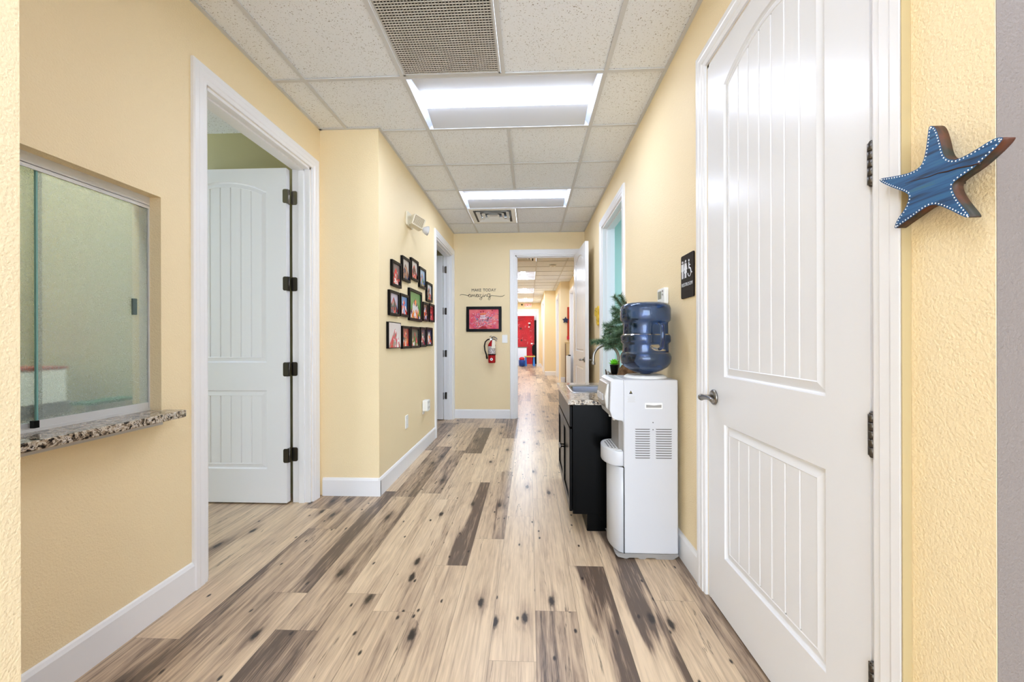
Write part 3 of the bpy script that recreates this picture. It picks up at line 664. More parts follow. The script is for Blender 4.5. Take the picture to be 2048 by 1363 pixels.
def diffuser(cx_, cy_, label):
    o = thing('air_diffuser', (cx_, cy_, HC), label, 'air diffuser'); 
    def ring(r0_, r1_, z0_, z1_, nm='louver', m=M_plastic):
        mb = MB(); a = [(cx_-r0_, cy_-r0_, z0_), (cx_+r0_, cy_-r0_, z0_), (cx_+r0_, cy_+r0_, z0_), (cx_-r0_, cy_+r0_, z0_), (cx_-r1_, cy_-r1_, z1_), (cx_+r1_, cy_-r1_, z1_), (cx_+r1_, cy_+r1_, z1_), (cx_-r1_, cy_+r1_, z1_)]
        a2 = [(x, y, z+.0015) for x, y, z in a]
        mb.add(a, [(i, (i+1) % 4, 4+(i+1) % 4, 4+i) for i in range(4)]); mb.add(a2, [(i, (i+1) % 4, 4+(i+1) % 4, 4+i) for i in range(4)])
        mb.add(a+a2, [(i, (i+1) % 4, 8+(i+1) % 4, 8+i) for i in range(4)]); mb.build(nm, m, o)
    ring(.291, .235, HC-.001, HC+.0005, 'face_plate')
    ring(.235, .20, HC+.0005, HC+.045, 'collar', mat('diffuser_inside', (110, 107, 104), .6))
    ring(.205, .165, HC-.010, HC+.022); ring(.14, .105, HC-.008, HC+.022); ring(.078, .05, HC-.006, HC+.018)
    mb = MB(); mb.box(cx_-.05, cx_+.05, cy_-.05, cy_+.05, HC+.016, HC+.018); mb.build('centre_plate', M_tee, o)
    mb = MB(); mb.box(cx_-.24, cx_+.24, cy_-.24, cy_+.24, HC+.06, HC+.063); mb.build('duct_box', M_dark, o)
diffuser(X1+P/2, Y0+4.5*P, 'square stepped air diffuser in the hallway ceiling near the end wall')
diffuser(.1524-P/2, YF+2.5*P, 'air diffuser partly seen at the top of the end doorway')
# ------------------------------------------------------------------ wall things, left jog wall
def photo_mat(i, bg, cols, sc):
    m = bpy.data.materials.new('photo_%s' % 'abcdefghijklmnop'[i]); m.use_nodes = True; nt = m.node_tree; b = nt.nodes['Principled BSDF']; b.inputs['Roughness'].default_value = .15
    tc = nt.nodes.new('ShaderNodeTexCoord'); mp = nt.nodes.new('ShaderNodeMapping'); mp.inputs['Scale'].default_value = (0, 26*sc, 17*sc); mp.inputs['Location'].default_value = (i*3.7, i, 0)
    n = nt.nodes.new('ShaderNodeTexVoronoi'); n.inputs['Scale'].default_value = 1.6; n.inputs['Randomness'].default_value = 1
    nn = nt.nodes.new('ShaderNodeTexNoise'); nn.inputs['Scale'].default_value = 1.4
    nt.links.new(tc.outputs['Object'], mp.inputs[0]); nt.links.new(mp.outputs[0], nn.inputs['Vector'])
    am = nt.nodes.new('ShaderNodeVectorMath'); am.operation = 'MULTIPLY_ADD'; am.inputs[1].default_value = (1.2, 1.2, 1.2); nt.links.new(nn.outputs['Color'], am.inputs[0]); nt.links.new(mp.outputs[0], am.inputs[2]); nt.links.new(am.outputs[0], n.inputs['Vector'])
    s = nt.nodes.new('ShaderNodeSeparateColor'); nt.links.new(n.outputs['Color'], s.inputs[0])
    r = nt.nodes.new('ShaderNodeValToRGB'); r.color_ramp.interpolation = 'CONSTANT'; el = r.color_ramp.elements
    el[0].color = (*lin(cols[0]), 1); el[1].position = 1/len(cols); el[1].color = (*lin(cols[1]), 1)
    for k in range(2, len(cols)): q = el.new(k/len(cols)); q.color = (*lin(cols[k]), 1)
    nt.links.new(s.outputs[0], r.inputs['Fac'])
    # subject sits in the lower middle, backdrop above
    sp = nt.nodes.new('ShaderNodeSeparateXYZ'); nt.links.new(tc.outputs['Object'], sp.inputs[0])
    ay = nt.nodes.new('ShaderNodeMath'); ay.operation = 'ABSOLUTE'; nt.links.new(sp.outputs[1], ay.inputs[0])
    az = nt.nodes.new('ShaderNodeMath'); az.operation = 'MULTIPLY_ADD'; az.inputs[1].default_value = 1.0; az.inputs[2].default_value = .0; nt.links.new(sp.outputs[2], az.inputs[0])
    sm = nt.nodes.new('ShaderNodeMath'); sm.operation = 'ADD'; nt.links.new(ay.outputs[0], sm.inputs[0]); nt.links.new(az.outputs[0], sm.inputs[1])
    gt = nt.nodes.new('ShaderNodeMath'); gt.operation = 'GREATER_THAN'; gt.inputs[1].default_value = .055*(1.5 if i == 7 else 1); nt.links.new(sm.outputs[0], gt.inputs[0])
    mx = nt.nodes.new('ShaderNodeMix'); mx.data_type = 'RGBA'; nt.links.new(gt.outputs[0], mx.inputs[0]); nt.links.new(r.outputs[0], mx.inputs[6]); mx.inputs[7].default_value = (*lin(bg), 1)
    nt.links.new(mx.outputs[2], b.inputs['Base Color']); return m
R_ = (206, 42, 40); Wt = (232, 228, 224); Nv = (44, 52, 88); Sk = (196, 140, 110); Pk = (214, 70, 96); Bl = (74, 126, 190); Dk = (34, 28, 28); Or = (236, 120, 40); Gn = (84, 130, 52); Gy = (150, 140, 132)
photos = [ # y0 y1 z0 z1 bg palette label
 (3.20, 3.435, 1.615, 1.828, (120, 100, 96), (R_, Dk, Wt, R_, (220, 60, 40)), 'black framed red photo at the left end of the upper arc of pictures'),
 (3.462, 3.70, 1.70, 1.915, (196, 184, 172), (Sk, Nv, (150, 92, 64), Nv, (110, 80, 60)), 'black framed photo of people on a pale ground, second in the upper arc'),
 (3.728, 3.975, 1.748, 1.952, (206, 196, 188), (R_, Pk, Dk, Sk, Wt), 'black framed red and pink group photo, topmost of the upper arc'),
 (4.015, 4.262, 1.71, 1.92, (170, 190, 214), (Sk, Bl, (60, 110, 200), Gn, Dk), 'black framed photo with bright blue, fourth in the upper arc'),
 (4.30, 4.55, 1.596, 1.806, (190, 186, 190), (R_, (190, 60, 50), Dk, Wt, Gy), 'black framed red photo lowest in the upper arc, above the rightmost pair'),
 (3.14, 3.382, 1.37, 1.574, (186, 176, 190), (R_, Nv, Dk, Gy, Nv), 'black framed photo of dark figures at the left end of the middle row'),
 (3.41, 3.64, 1.378, 1.577, (96, 140, 196), (R_, Pk, Bl, Wt, R_), 'black framed photo of red figures under blue, left of the largest picture'),
 (3.668, 4.10, 1.355, 1.658, (86, 140, 70), (Or, (244, 170, 40), Wt, Nv, Gn, Or), 'largest framed photo, orange figures on green grass, in the middle'),
 (4.145, 4.372, 1.371, 1.572, (110, 70, 60), (R_, Or, Dk, Wt, Bl), 'black framed dark red photo just right of the largest picture'),
 (4.415, 4.645, 1.375, 1.579, (150, 30, 34), (R_, (180, 20, 30), Dk, R_, (230, 120, 100)), 'black framed deep red photo at the right end of the middle row'),
 (3.11, 3.412, 1.103, 1.316, (214, 204, 200), (Wt, Gy, R_, Pk, Wt), 'thin framed pale group photo at the left end of the bottom row'),
 (3.455, 3.69, 1.093, 1.295, (160, 60, 50), (R_, Or, Wt, Dk, R_), 'black framed orange and red photo, second in the bottom row'),
 (3.712, 4.01, 1.092, 1.297, (90, 84, 70), (Or, R_, Wt, Gn, Dk), 'black framed dim group photo, centre of the bottom row'),
 (4.045, 4.268, 1.096, 1.302, (110, 84, 96), (R_, Wt, Pk, Nv, Dk), 'black framed red and white photo, fourth in the bottom row'),
 (4.29, 4.55, 1.102, 1.307, (60, 50, 90), (R_, (120, 90, 190), Wt, (90, 60, 140), Or), 'black framed photo with purple at the right end of the bottom row')]
for i, (a, b, z0, z1, bg, cols, lb) in enumerate(photos):
    o = thing('framed_photo', (XJ, (a+b)/2, (z0+z1)/2), lb, 'picture', 'framed photographs on the left wall')
    fw_ = .006 if i == 10 else .021 if i != 7 else .026; dp = .022
    mb = MB(); x0, x1 = XJ+.0005, XJ+dp
    mb.box(x0, x1, a, a+fw_, z0, z1); mb.box(x0, x1, b-fw_, b, z0, z1); mb.box(x0, x1, a+fw_, b-fw_, z0, z0+fw_); mb.box(x0, x1, a+fw_, b-fw_, z1-fw_, z1); mb.box(x0, x0+.006, a+fw_, b-fw_, z0+fw_, z1-fw_)
    mb.build('frame', M_frame, o, bevel=.0015, seg=1)
    mb = MB(); mb.box(x0+.006, x1-(.012 if i != 10 else .001), a+fw_, b-fw_, z0+fw_, z1-fw_); mb.build('photograph', photo_mat(i, bg, cols, .7 if i == 7 else 1.0), o)
# emergency light
o = thing('emergency_light', (XJ, 3.75, 2.26), 'cream emergency light unit high on the left wall above the photographs', 'emergency light')
M_cream = mat('cream_plastic', (222, 214, 192), .4)
mb = MB(); mb.prism(rrect(3.61, 3.80, 2.225, 2.355, .02), XJ+.0005, XJ+.018, 'x'); mb.build('back_plate', M_cream, o, bevel=.003)
ec = Vector((XJ+.085, 3.705, 2.272)); en = Vector((.70, -.71, 0)).normalized(); et = Vector((.71, .70, 0)).normalized(); ez = Vector((0, 0, 1)); er = radians(-20)
e1 = et*cos(er)+ez*sin(er); e2 = -et*sin(er)+ez*cos(er)
def ebox(mb, u0, u1, v0, v1, n0, n1):
    P_ = [ec+e1*u+e2*v+en*n for n in (n0, n1) for u, v in ((u0, v0), (u1, v0), (u1, v1), (u0, v1))]
    mb.add(P_, [(0, 3, 2, 1), (4, 5, 6, 7), (0, 1, 5, 4), (1, 2, 6, 5), (2, 3, 7, 6), (3, 0, 4, 7)])
mb = MB(); ebox(mb, -.062, .062, -.052, .052, -.055, .03); mb.tube([ec-en*.04-e1*.01, (XJ+.016, 3.70, 2.28)], .03, 14); mb.build('housing', M_cream, o, bevel=.006)
mb = MB(); ebox(mb, -.05, .046, -.04, .042, .0295, .0315); g_ = mb.build('grille', mat('grille_brown', (150, 134, 104), .5), o)
mb = MB()
for k in range(7): ebox(mb, -.046, .042, -.036+.011*k, -.032+.011*k, .031, .0328)
mb.build('grille_bars', M_cream, g_)
lc = ec+e1*.098-e2*.035+en*.02
mb = MB(); mb.tube([ec+e1*.055-e2*.03, lc], .009); mb.build('swivel_arm', M_bronze, o)
mb = MB(); ld = (en*.25+et*.9-ez*.15).normalized(); mb.tube([lc-ld*.035, lc-ld*.025, lc, lc+ld*.018, lc+ld*.022], [.010, .026, .040, .044, .036], 24); mb.build('lamp_head', mat('lamp_grey', (206, 206, 208), .25), o)
# outlets
o = thing('wall_plate', (XJ, 3.62, .425), 'blank white cover plate low on the left wall above the baseboard', 'cover plate')
mb = MB(); mb.prism(rrect(3.583, 3.656, .362, .482, .006), XJ+.0005, XJ+.008, 'x'); mb.build('plate', M_plastic, o, bevel=.002)
for z in (.45, .394): mb = MB(); mb.lathe([(.003, 0), (.003, .001)], (XJ+.008, 3.62, z), 'x', 10); mb.build('screw', M_lgrey, o)
o = thing('outlet', (XJ, 4.22, .47), 'white outlet with a bulky plug-in device on the left wall', 'outlet')
mb = MB(); mb.prism(rrect(4.165, 4.245, .385, .505, .006), XJ+.0005, XJ+.008, 'x'); mb.build('plate', M_plastic, o, bevel=.002)
mb = MB(); mb.prism(rrect(4.145, 4.255, .42, .535, .012), XJ+.008, XJ+.062, 'x'); mb.build('plug_in_device', M_plastic, o, bevel=.004)
for q, r in ((.445, 4.175), (.445, 4.215), (.50, 4.175), (.50, 4.215)): mb = MB(); mb.box(XJ+.0615, XJ+.0625, r, r+.012, q, q+.022); mb.build('socket_hole', M_grey, o)
# ------------------------------------------------------------------ end wall
M_ink = mat('black_vinyl', (30, 22, 16), .5)
o = thing('wall_lettering', (-.70, YE, 1.86), 'black wall lettering reading MAKE TODAY amazing above the red picture', 'wall decal')
text_mesh('make_word', 'MAKE', .062, M_ink, o, (-.787, YE-.0015, 1.908), (pi/2, 0, 0), ext=.0008, sx=.92); text_mesh('today_word', 'TODAY', .062, M_ink, o, (-.592, YE-.0015, 1.908), (pi/2, 0, 0), ext=.0008, sx=.92)
def scribble():
    mb = MB(); z0 = 1.826; x = -.905; pts = []
    def arc(cx_, cz_, rx, rz, a0, a1, n=12):
        return [(cx_+rx*cos(radians(a0+(a1-a0)*k/n)), cz_+rz*sin(radians(a0+(a1-a0)*k/n))) for k in range(n+1)]
    st = []
    st.append([(-1.035, 1.833), (-1.02, 1.845), (-.99, 1.846), (-.95, 1.838), (-.915, 1.828), (-.90, 1.83)])
    h = .020
    def a_(x): return arc(x+.016, z0+.002, .016, .021, 60, 360, 14)+[(x+.033, z0+.022), (x+.033, z0-.012), (x+.042, z0-.018)]
    st.append([(-.92, z0)]+a_(-.905)+[(-.86, z0-.01)])
    st.append([(-.86, z0-.014), (-.857, z0+.018), (-.857, z0-.016), (-.846, z0+.012), (-.838, z0+.018), (-.834, z0-.016), (-.823, z0+.012), (-.814, z0+.018), (-.810, z0-.014), (-.80, z0-.018)])
    st.append([(-.80, z0-.01)]+a_(-.792)+[(-.745, z0)])
    st.append([(-.745, z0+.018), (-.715, z0+.022), (-.738, z0-.012), (-.715, z0-.014), (-.703, z0-.035), (-.717, z0-.062), (-.735, z0-.058), (-.735, z0-.040), (-.700, z0-.018), (-.688, z0)])
    st.append([(-.686, z0+.02), (-.686, z0-.014), (-.676, z0-.018), (-.668, z0)])
    st.append([(-.667, z0-.014), (-.664, z0+.018), (-.664, z0-.014), (-.65, z0+.016), (-.64, z0+.018), (-.636, z0-.014), (-.622, z0-.01)])
    st.append(arc(-.604, z0+.006, .018, .024, 40, 360, 14)+[(-.585, z0+.032), (-.582, z0-.04), (-.592, z0-.064), (-.608, z0-.06), (-.61, z0-.044), (-.585, z0-.015), (-.56, z0+.002), (-.50, z0-.004), (-.44, z0-.012), (-.40, z0-.012), (-.375, z0+.002), (-.366, z0+.008)])
    st.append([(-.686, z0+.036), (-.684, z0+.040)])
    for s in st:
        mb.tube([(a, YE-.0015, c) for a, c in s], .0032, 6)
    return mb.build('amazing_script', M_ink, o)
scribble()
o = thing('framed_artwork', (-.675, YE, 1.476), 'wide black framed pink and red collage on the end wall', 'picture')
a, b, z0, z1 = -.937, -.413, 1.29, 1.664; fw_ = .042
mb = MB(); mb.box(a, b, YE-.02, YE-.0005, z0, z0+fw_); mb.box(a, b, YE-.02, YE-.0005, z1-fw_, z1); mb.box(a, a+fw_, YE-.02, YE-.0005, z0+fw_, z1-fw_); mb.box(b-fw_, b, YE-.02, YE-.0005, z0+fw_, z1-fw_)
mb.build('frame', M_frame, o, bevel=.002, seg=1)
mb = MB(); mb.box(a+fw_, b-fw_, YE-.010, YE-.002, z0+fw_, z1-fw_); art = mb.build('artwork', mat('pink_collage', (222, 56, 92), .5, noise=(9, .16, (240, 128, 126))), o)
random.seed(9); cols_ = [mat('art_white', (236, 214, 220), .5), mat('art_lilac', (150, 130, 190), .5), mat('art_orange', (240, 130, 70), .5), mat('art_crimson', (176, 10, 30), .5), mat('art_rust', (150, 60, 50), .5)]
mb = MB()
for k in range(300):
    px_, pz_ = random.gauss(-.675, .09), random.gauss(1.47, .055)
    if not (a+fw_+.01 < px_ < b-fw_-.01 and z0+fw_+.01 < pz_ < z1-fw_-.01): continue
    aa = random.uniform(0, pi); l = random.uniform(.005, .016); w_ = .0024
    mi = random.choice((0, 0, 0, 1, 1, 4)); c_, s_ = cos(aa), sin(aa)
    mb.prism([(px_+c_*l-s_*w_, pz_+s_*l+c_*w_), (px_-c_*l-s_*w_, pz_-s_*l+c_*w_), (px_-c_*l+s_*w_, pz_-s_*l-c_*w_), (px_+c_*l+s_*w_, pz_+s_*l-c_*w_)], YE-.0112, YE-.0098, 'y', mi)
def heart(cx_, cz_, r, n=20): return [(cx_+r*(16*sin(t)**3)/16, cz_+r*(13*cos(t)-5*cos(2*t)-2*cos(3*t)-cos(4*t))/16) for t in [2*pi*k/n for k in range(n)]]
for hx, hz, r in ((-.72, 1.585, .014), (-.685, 1.592, .014), (-.55, 1.605, .014), (-.57, 1.365, .012)): hb = MB(); hb.prism(heart(hx, hz, r), YE-.0125, YE-.0098, 'y'); hb.build('heart', cols_[3], o)
for zz, ww in ((1.56, .05), (1.53, .04), (1.50, .05)): mb.prism([(-.69-ww, zz), (-.69+ww, zz+.006), (-.69+ww*.9, zz-.014), (-.69-ww*.9, zz-.016)], YE-.0118, YE-.0098, 'y', 2 if zz > 1.54 else 0)
mb.prism([(-.76, 1.335), (-.62, 1.335), (-.66, 1.37), (-.70, 1.375)], YE-.0118, YE-.0098, 'y', 3)
mb.prism([(-.80, 1.36), (-.795, 1.358), (-.77, 1.43), (-.776, 1.43)], YE-.0118, YE-.0098, 'y', 4)
mb.build('collage_pieces', cols_, o)['kind'] = 'stuff'
# light switch
o = thing('light_switch', (-.365, YE, 1.18), 'white light switch on the end wall left of the open doorway', 'light switch')
mb = MB(); mb.prism(rrect(-.405, -.325, 1.122, 1.242, .006), YE-.008, YE-.0005, 'y'); mb.build('plate', M_plastic, o, bevel=.002)
mb = MB(); mb.prism([(YE-.0125, 1.15), (YE-.008, 1.15), (YE-.008, 1.214), (YE-.010, 1.214)], -.381, -.349, 'x'); mb.build('rocker', M_white, o)
# fire extinguisher
o = thing('fire_extinguisher', (-.555, YE-.075, .83), 'red fire extinguisher hung under the framed pink collage', 'fire extinguisher')
cx_, cy_ = -.553, YE-.068; r = .055
mb = MB(); mb.lathe([(.048, .83), (r, .84), (r, 1.085), (.052, 1.10), (.040, 1.125), (.022, 1.145), (.018, 1.16)], (cx_, cy_, 0), 'z', 36); mb.build('cylinder', M_red, o)
mb = MB(); mb.lathe([(r+.0006, .962), (r+.0006, 1.075)], (cx_, cy_, 0), 'z', 36, caps=False); mb.build('paper_label', mat('label_print', (232, 226, 222), .4, noise=(120, .06, (120, 96, 96))), o)
mb = MB(); mb.lathe([(r+.0015, .944), (r+.003, .947), (r+.003, .958), (r+.0015, .961)], (cx_, cy_, 0), 'z', 36, caps=False); mb.build('strap', M_black, o)
mb = MB(); mb.lathe([(.020, 0), (.020, -.001)], (cx_, cy_-r, .885), 'y', 24); e = mb.build('round_emblem', mat('art_w', (244, 240, 240), .4), o)
mb = MB(); mb.lathe([(.008, 0), (.008, -.0015)], (cx_, cy_-r-.0005, .885), 'y', 12); mb.prism([(cx_-.004, .885), (cx_+.004, .885), (cx_, .90)], cy_-r-.002, cy_-r-.001, 'y'); mb.build('emblem_mark', M_black, o)
mb = MB(); mb.lathe([(.020, 1.16), (.020, 1.185), (.014, 1.195)], (cx_, cy_, 0), 'z', 20); mb.lathe([(.014, 0), (.014, -.012)], (cx_-.012, cy_-.018, 1.175), 'y', 16); mb.build('valve', M_steel, o)
mb = MB(); mb.tube([(cx_-.01, cy_, 1.195), (cx_+.03, cy_-.03, 1.212), (cx_+.065, cy_-.055, 1.20), (cx_+.085, cy_-.06, 1.175)], [.008, .009, .008, .006], 8); mb.tube([(cx_, cy_, 1.18), (cx_+.04, cy_-.03, 1.178), (cx_+.08, cy_-.05, 1.15)], [.007, .008, .006], 8); mb.tube([(cx_-.03, cy_-.02, 1.21), (cx_-.01, cy_-.03, 1.225), (cx_+.01, cy_-.03, 1.215)], .005, 8); mb.build('handle', M_steel, o)
mb = MB(); mb.tube([(cx_-.015, cy_-.01, 1.18), (cx_-.06, cy_-.01, 1.172), (cx_-.095, cy_-.01, 1.14), (cx_-.108, cy_-.01, 1.08), (cx_-.10, cy_-.01, 1.01), (cx_-.078, cy_-.012, .95), (cx_-.07, cy_-.012, .89)], [.009]*5+[.010, .013], 12); mb.build('hose', M_black, o)
mb = MB(); mb.prism([(cx_+.005, 1.045), (cx_+.058, 1.045), (cx_+.052, 1.165), (cx_+.012, 1.165)], cy_-r-.012, cy_-r-.009, 'y'); mb.build('inspection_tag', mat('tag_cream', (240, 232, 214), .5), o)
mb = MB(); mb.box(cx_-.015, cx_+.015, cy_+r-.004, YE-.0005, .9, 1.12); mb.build('wall_hook', M_steel, o)
# ------------------------------------------------------------------ right wall: sign, thermostat, starfish
o = thing('restroom_sign', (XR, 2.088, 1.495), 'dark brown RESTROOM sign with white person and wheelchair symbols', 'sign')
M_sign = mat('sign_brown', (24, 14, 8), .45, spec=.15); M_pic = mat('sign_white', (236, 236, 240), .45)
mb = MB(); mb.prism(rrect(2.006, 2.171, 1.383, 1.608, .01), XR-.007, XR-.0005, 'x'); mb.build('plaque', M_sign, o, bevel=.001, seg=1)
mb = MB(); q0 = XR-.0085; q1 = XR-.0068
def sg(pts): mb.prism(pts, q0, q1, 'x')
def disc(y, z, r, n=14): sg([(y+r*cos(2*pi*k/n), z+r*sin(2*pi*k/n)) for k in range(n)])
disc(2.148, 1.573, .0068); sg([(2.160, 1.563), (2.136, 1.563), (2.135, 1.525), (2.141, 1.525), (2.142, 1.487), (2.147, 1.487), (2.148, 1.52), (2.149, 1.487), (2.154, 1.487), (2.155, 1.525), (2.161, 1.525)])
sg([(2.128, 1.575), (2.1265, 1.575), (2.1265, 1.487), (2.128, 1.487)])
disc(2.105, 1.573, .0068); sg([(2.114, 1.563), (2.096, 1.563), (2.085, 1.53), (2.090, 1.528), (2.097, 1.547), (2.090, 1.512), (2.098, 1.512), (2.098, 1.487), (2.103, 1.487), (2.104, 1.512), (2.106, 1.512), (2.107, 1.487), (2.112, 1.487), (2.112, 1.512), (2.120, 1.512), (2.113, 1.547), (2.120, 1.528), (2.125, 1.53)])
disc(2.062, 1.570, .0062)
def stroke(ps, w_):
    mb.tube([(XR-.0076, y, z) for y, z in ps], w_, 6)
stroke([(2.061, 1.56), (2.060, 1.528), (2.042, 1.528), (2.032, 1.503), (2.024, 1.506)], .0028); stroke([(2.060, 1.546), (2.045, 1.546)], .002)
stroke([(2.062+.02*cos(a)-.006, 1.511+.022*sin(a)) for a in [radians(100+250*k/16) for k in range(17)]], .0021)
mb.build('pictograms', M_pic, o)
text_mesh('restroom_word', 'RESTROOM', .026, mat('sign_letter', (196, 200, 204), .4), o, (XR-.0075, 2.088, 1.452), (pi/2, 0, -pi/2), ext=.0008, sx=1.05)
mb = MB(); random.seed(2)
for k in range(8):
    for dy, dz in random.sample([(0, 0), (.003, 0), (0, .003), (.003, .003), (0, .006), (.003, .006)], 3): mb.ball((XR-.007, 2.125-.010*k+dy, 1.412+dz), .0009, 6)
mb.build('braille', M_sign, o)
o = thing('thermostat', (XR, 2.44, 1.43), 'white wall thermostat with a small grey screen above the water bottle', 'thermostat')
mb = MB(); mb.prism(rrect(2.375, 2.50, 1.375, 1.475, .012), XR-.028, XR-.0005, 'x'); mb.build('body', M_plastic, o, bevel=.005)
mb = MB(); mb.box(XR-.0295, XR-.0278, 2.425, 2.485, 1.412, 1.458); mb.build('screen', mat('lcd_grey', (134, 140, 128), .2), o)
for a, b, z, h in ((2.392, 2.408, 1.45, .01), (2.392, 2.408, 1.43, .01), (2.43, 2.44, 1.388, .007), (2.45, 2.46, 1.388, .007)): mb = MB(); mb.box(XR-.031, XR-.0278, a, b, z, z+h); mb.build('button', M_grey, o)
# starfish
def star_mat():
    m = bpy.data.materials.new('blue_painted_wood'); m.use_nodes = True; nt = m.node_tree; b = nt.nodes['Principled BSDF']; b.inputs['Roughness'].default_value = .45
    tc = nt.nodes.new('ShaderNodeTexCoord'); mp = nt.nodes.new('ShaderNodeMapping'); mp.inputs['Rotation'].default_value = (radians(-14), 0, 0); mp.inputs['Scale'].default_value = (10, 7, 120)
    n = nt.nodes.new('ShaderNodeTexNoise'); n.inputs['Scale'].default_value = 1; n.inputs['Detail'].default_value = 4; n.inputs['Distortion'].default_value = .5
    r = nt.nodes.new('ShaderNodeValToRGB'); el = r.color_ramp.elements; el[0].position = .3; el[0].color = (*lin((18, 40, 66)), 1); el[1].position = .72; el[1].color = (*lin((66, 104, 84)), 1)
    q = el.new(.45); q.color = (*lin((30, 80, 128)), 1); q = el.new(.6); q.color = (*lin((42, 98, 146)), 1)
    nt.links.new(tc.outputs['Object'], mp.inputs[0]); nt.links.new(mp.outputs[0], n.inputs['Vector']); nt.links.new(n.outputs['Fac'], r.inputs['Fac']); nt.links.new(r.outputs[0], b.inputs['Base Color'])
    return m
M_star = star_mat(); M_starside = mat('dark_wood_edge', (44, 44, 34), .6, noise=(30, .12, (90, 50, 30)))
def smooth_poly(P_, it=3):
    for _ in range(it):
        Q = []
        for i in range(len(P_)):
            a, b = P_[i], P_[(i+1) % len(P_)]; Q += [(a[0]*.75+b[0]*.25, a[1]*.75+b[1]*.25), (a[0]*.25+b[0]*.75, a[1]*.25+b[1]*.75)]
        P_ = Q
    return P_
STAR = [] # world (Y,Z) taken on the star's front plane
XS = XR-.040
def unp(x, y, X):
    a = (x-1024)/FPX; b = (678.9-y)/FPX; r_ = a*cos(ROLL)+b*sin(ROLL); u_ = -a*sin(ROLL)+b*cos(ROLL)
    dx = r_*cos(YAW)-sin(YAW); dy = r_*sin(YAW)+cos(YAW); t = X/dx; return (t*dy, ZC+t*u_)
sp = lambda x, y: unp(1740+x/5.45, 230+y/5.45, XS)
star_px = [(655, 112), (715, 130), (760, 260), (800, 450), (870, 490), (960, 482), (1120, 400), (1330, 262), (1440, 235), (1455, 262), (1330, 400), (1140, 570), (960, 690), (893, 750), (900, 830), (980, 960), (1090, 1090), (1080, 1122), (1010, 1105), (860, 1025), (700, 965), (600, 1005), (470, 1100), (340, 1190), (280, 1238), (262, 1222), (300, 1130), (390, 1010), (430, 880), (390, 840), (230, 785), (100, 722), (110, 690), (240, 672), (420, 635), (540, 575), (590, 480), (620, 300), (635, 150)]
STAR = smooth_poly([sp(*p) for p in star_px], 2)
sc_ = (sum(p[0] for p in STAR)/len(STAR), sum(p[1] for p in STAR)/len(STAR))
o = thing('wooden_starfish', (XS+.01, sc_[0], sc_[1]), 'blue painted wooden starfish with a white dotted rim beside the restroom door', 'wall decoration')
def star_body(poly, x0, x1, parent, name):
    me = bpy.data.meshes.new(name); bm = bmesh.new(); o0 = origin(parent)
    f = [bm.verts.new((x0-o0.x, y-o0.y, z-o0.z)) for y, z in poly]; bk = [bm.verts.new((x1-o0.x, y-o0.y, z-o0.z)) for y, z in poly]
    n = len(poly); tp = bm.faces.new(f); bt = bm.faces.new(bk[::-1]); tp.material_index = 0; bt.material_index = 1
    for i in range(n): q = bm.faces.new((f[(i+1) % n], f[i], bk[i], bk[(i+1) % n])); q.material_index = 1; q.smooth = True
    tris = mathutils.geometry.tessellate_polygon([[Vector((y, z, 0)) for y, z in poly]]); bm.faces.remove(tp); bm.faces.remove(bt)
    for t_ in tris:
        q = bm.faces.new([f[k] for k in t_]); q.material_index = 0; q = bm.faces.new([bk[k] for k in t_]); q.material_index = 1
    bmesh.ops.recalc_face_normals(bm, faces=bm.faces); bm.to_mesh(me); bm.free()
    me.materials.append(M_star); me.materials.append(M_starside); ob = bpy.data.objects.new(name, me); COL.objects.link(ob); ob.parent = parent; return ob
star_body(STAR, XS, XS+.020, o, 'star_board')
mb = MB(); L_ = 0; step = .0062
for i in range(len(STAR)):
    a, b = Vector(STAR[i]), Vector(STAR[(i+1) % len(STAR)]); l = (b-a).length
    while L_ < l:
        p = a+(b-a)*(L_/l); tdir = (b-a).normalized(); nrm = Vector((-tdir.y, tdir.x)); cpt = p+nrm*.0028 if ((p+nrm*.004)-Vector(sc_)).length < ((p-nrm*.004)-Vector(sc_)).length or True else p
        mb.ball((XS, cpt.x, cpt.y), .0014, 8, sc=(.5, 1, 1)); L_ += step
    L_ -= l
STAR_DOTS = mb.build('white_dots', mat('dot_white', (244, 246, 250), .4), o)
mb = MB(); ck = [sp(*q) for q in ((380, 745), (480, 712), (640, 672), (740, 632), (850, 612), (960, 575), (1080, 555), (1200, 525))]
mb.tube([(XS, y, z) for y, z in ck], [.0003, .0006, .0009, .001, .0014, .0012, .0012, .0016], 6); mb.build('crack', mat('crack_brown', (60, 34, 26), .7), o)
mb = MB(); mb.box(XS+.02, XR-.0005, sc_[0]-.02, sc_[0]+.02, sc_[1]-.015, sc_[1]+.015); mb.build('hanger', M_starside, o)
# yellow decoration by the right opening
o = thing('yellow_ornament', (XR, 4.78, 1.45), 'small yellow ornament on the right wall beside the cased opening', 'wall decoration')
mb = MB(); pl = smooth_poly([(4.95, 1.50), (4.88, 1.56), (4.78, 1.54), (4.70, 1.57), (4.66, 1.52), (4.72, 1.46), (4.66, 1.42), (4.73, 1.38), (4.69, 1.34), (4.77, 1.33), (4.82, 1.38), (4.80, 1.44), (4.88, 1.45), (4.93, 1.46)], 2)
mb.prism([(y, z) for y, z in pl], XR-.02, XR-.0005, 'x'); mb.build('figure', mat('yellow_paint_bright', (226, 190, 50), .5), o, bevel=.004)
for y, z in ((4.88, 1.52), (4.78, 1.50), (4.77, 1.40)):
    mb = MB(); mb.ball((XR-.02, y, z), .008, 8, sc=(.4, 1, 1)); mb.build('spot', mat('spot_brown', (96, 70, 20), .5), o)
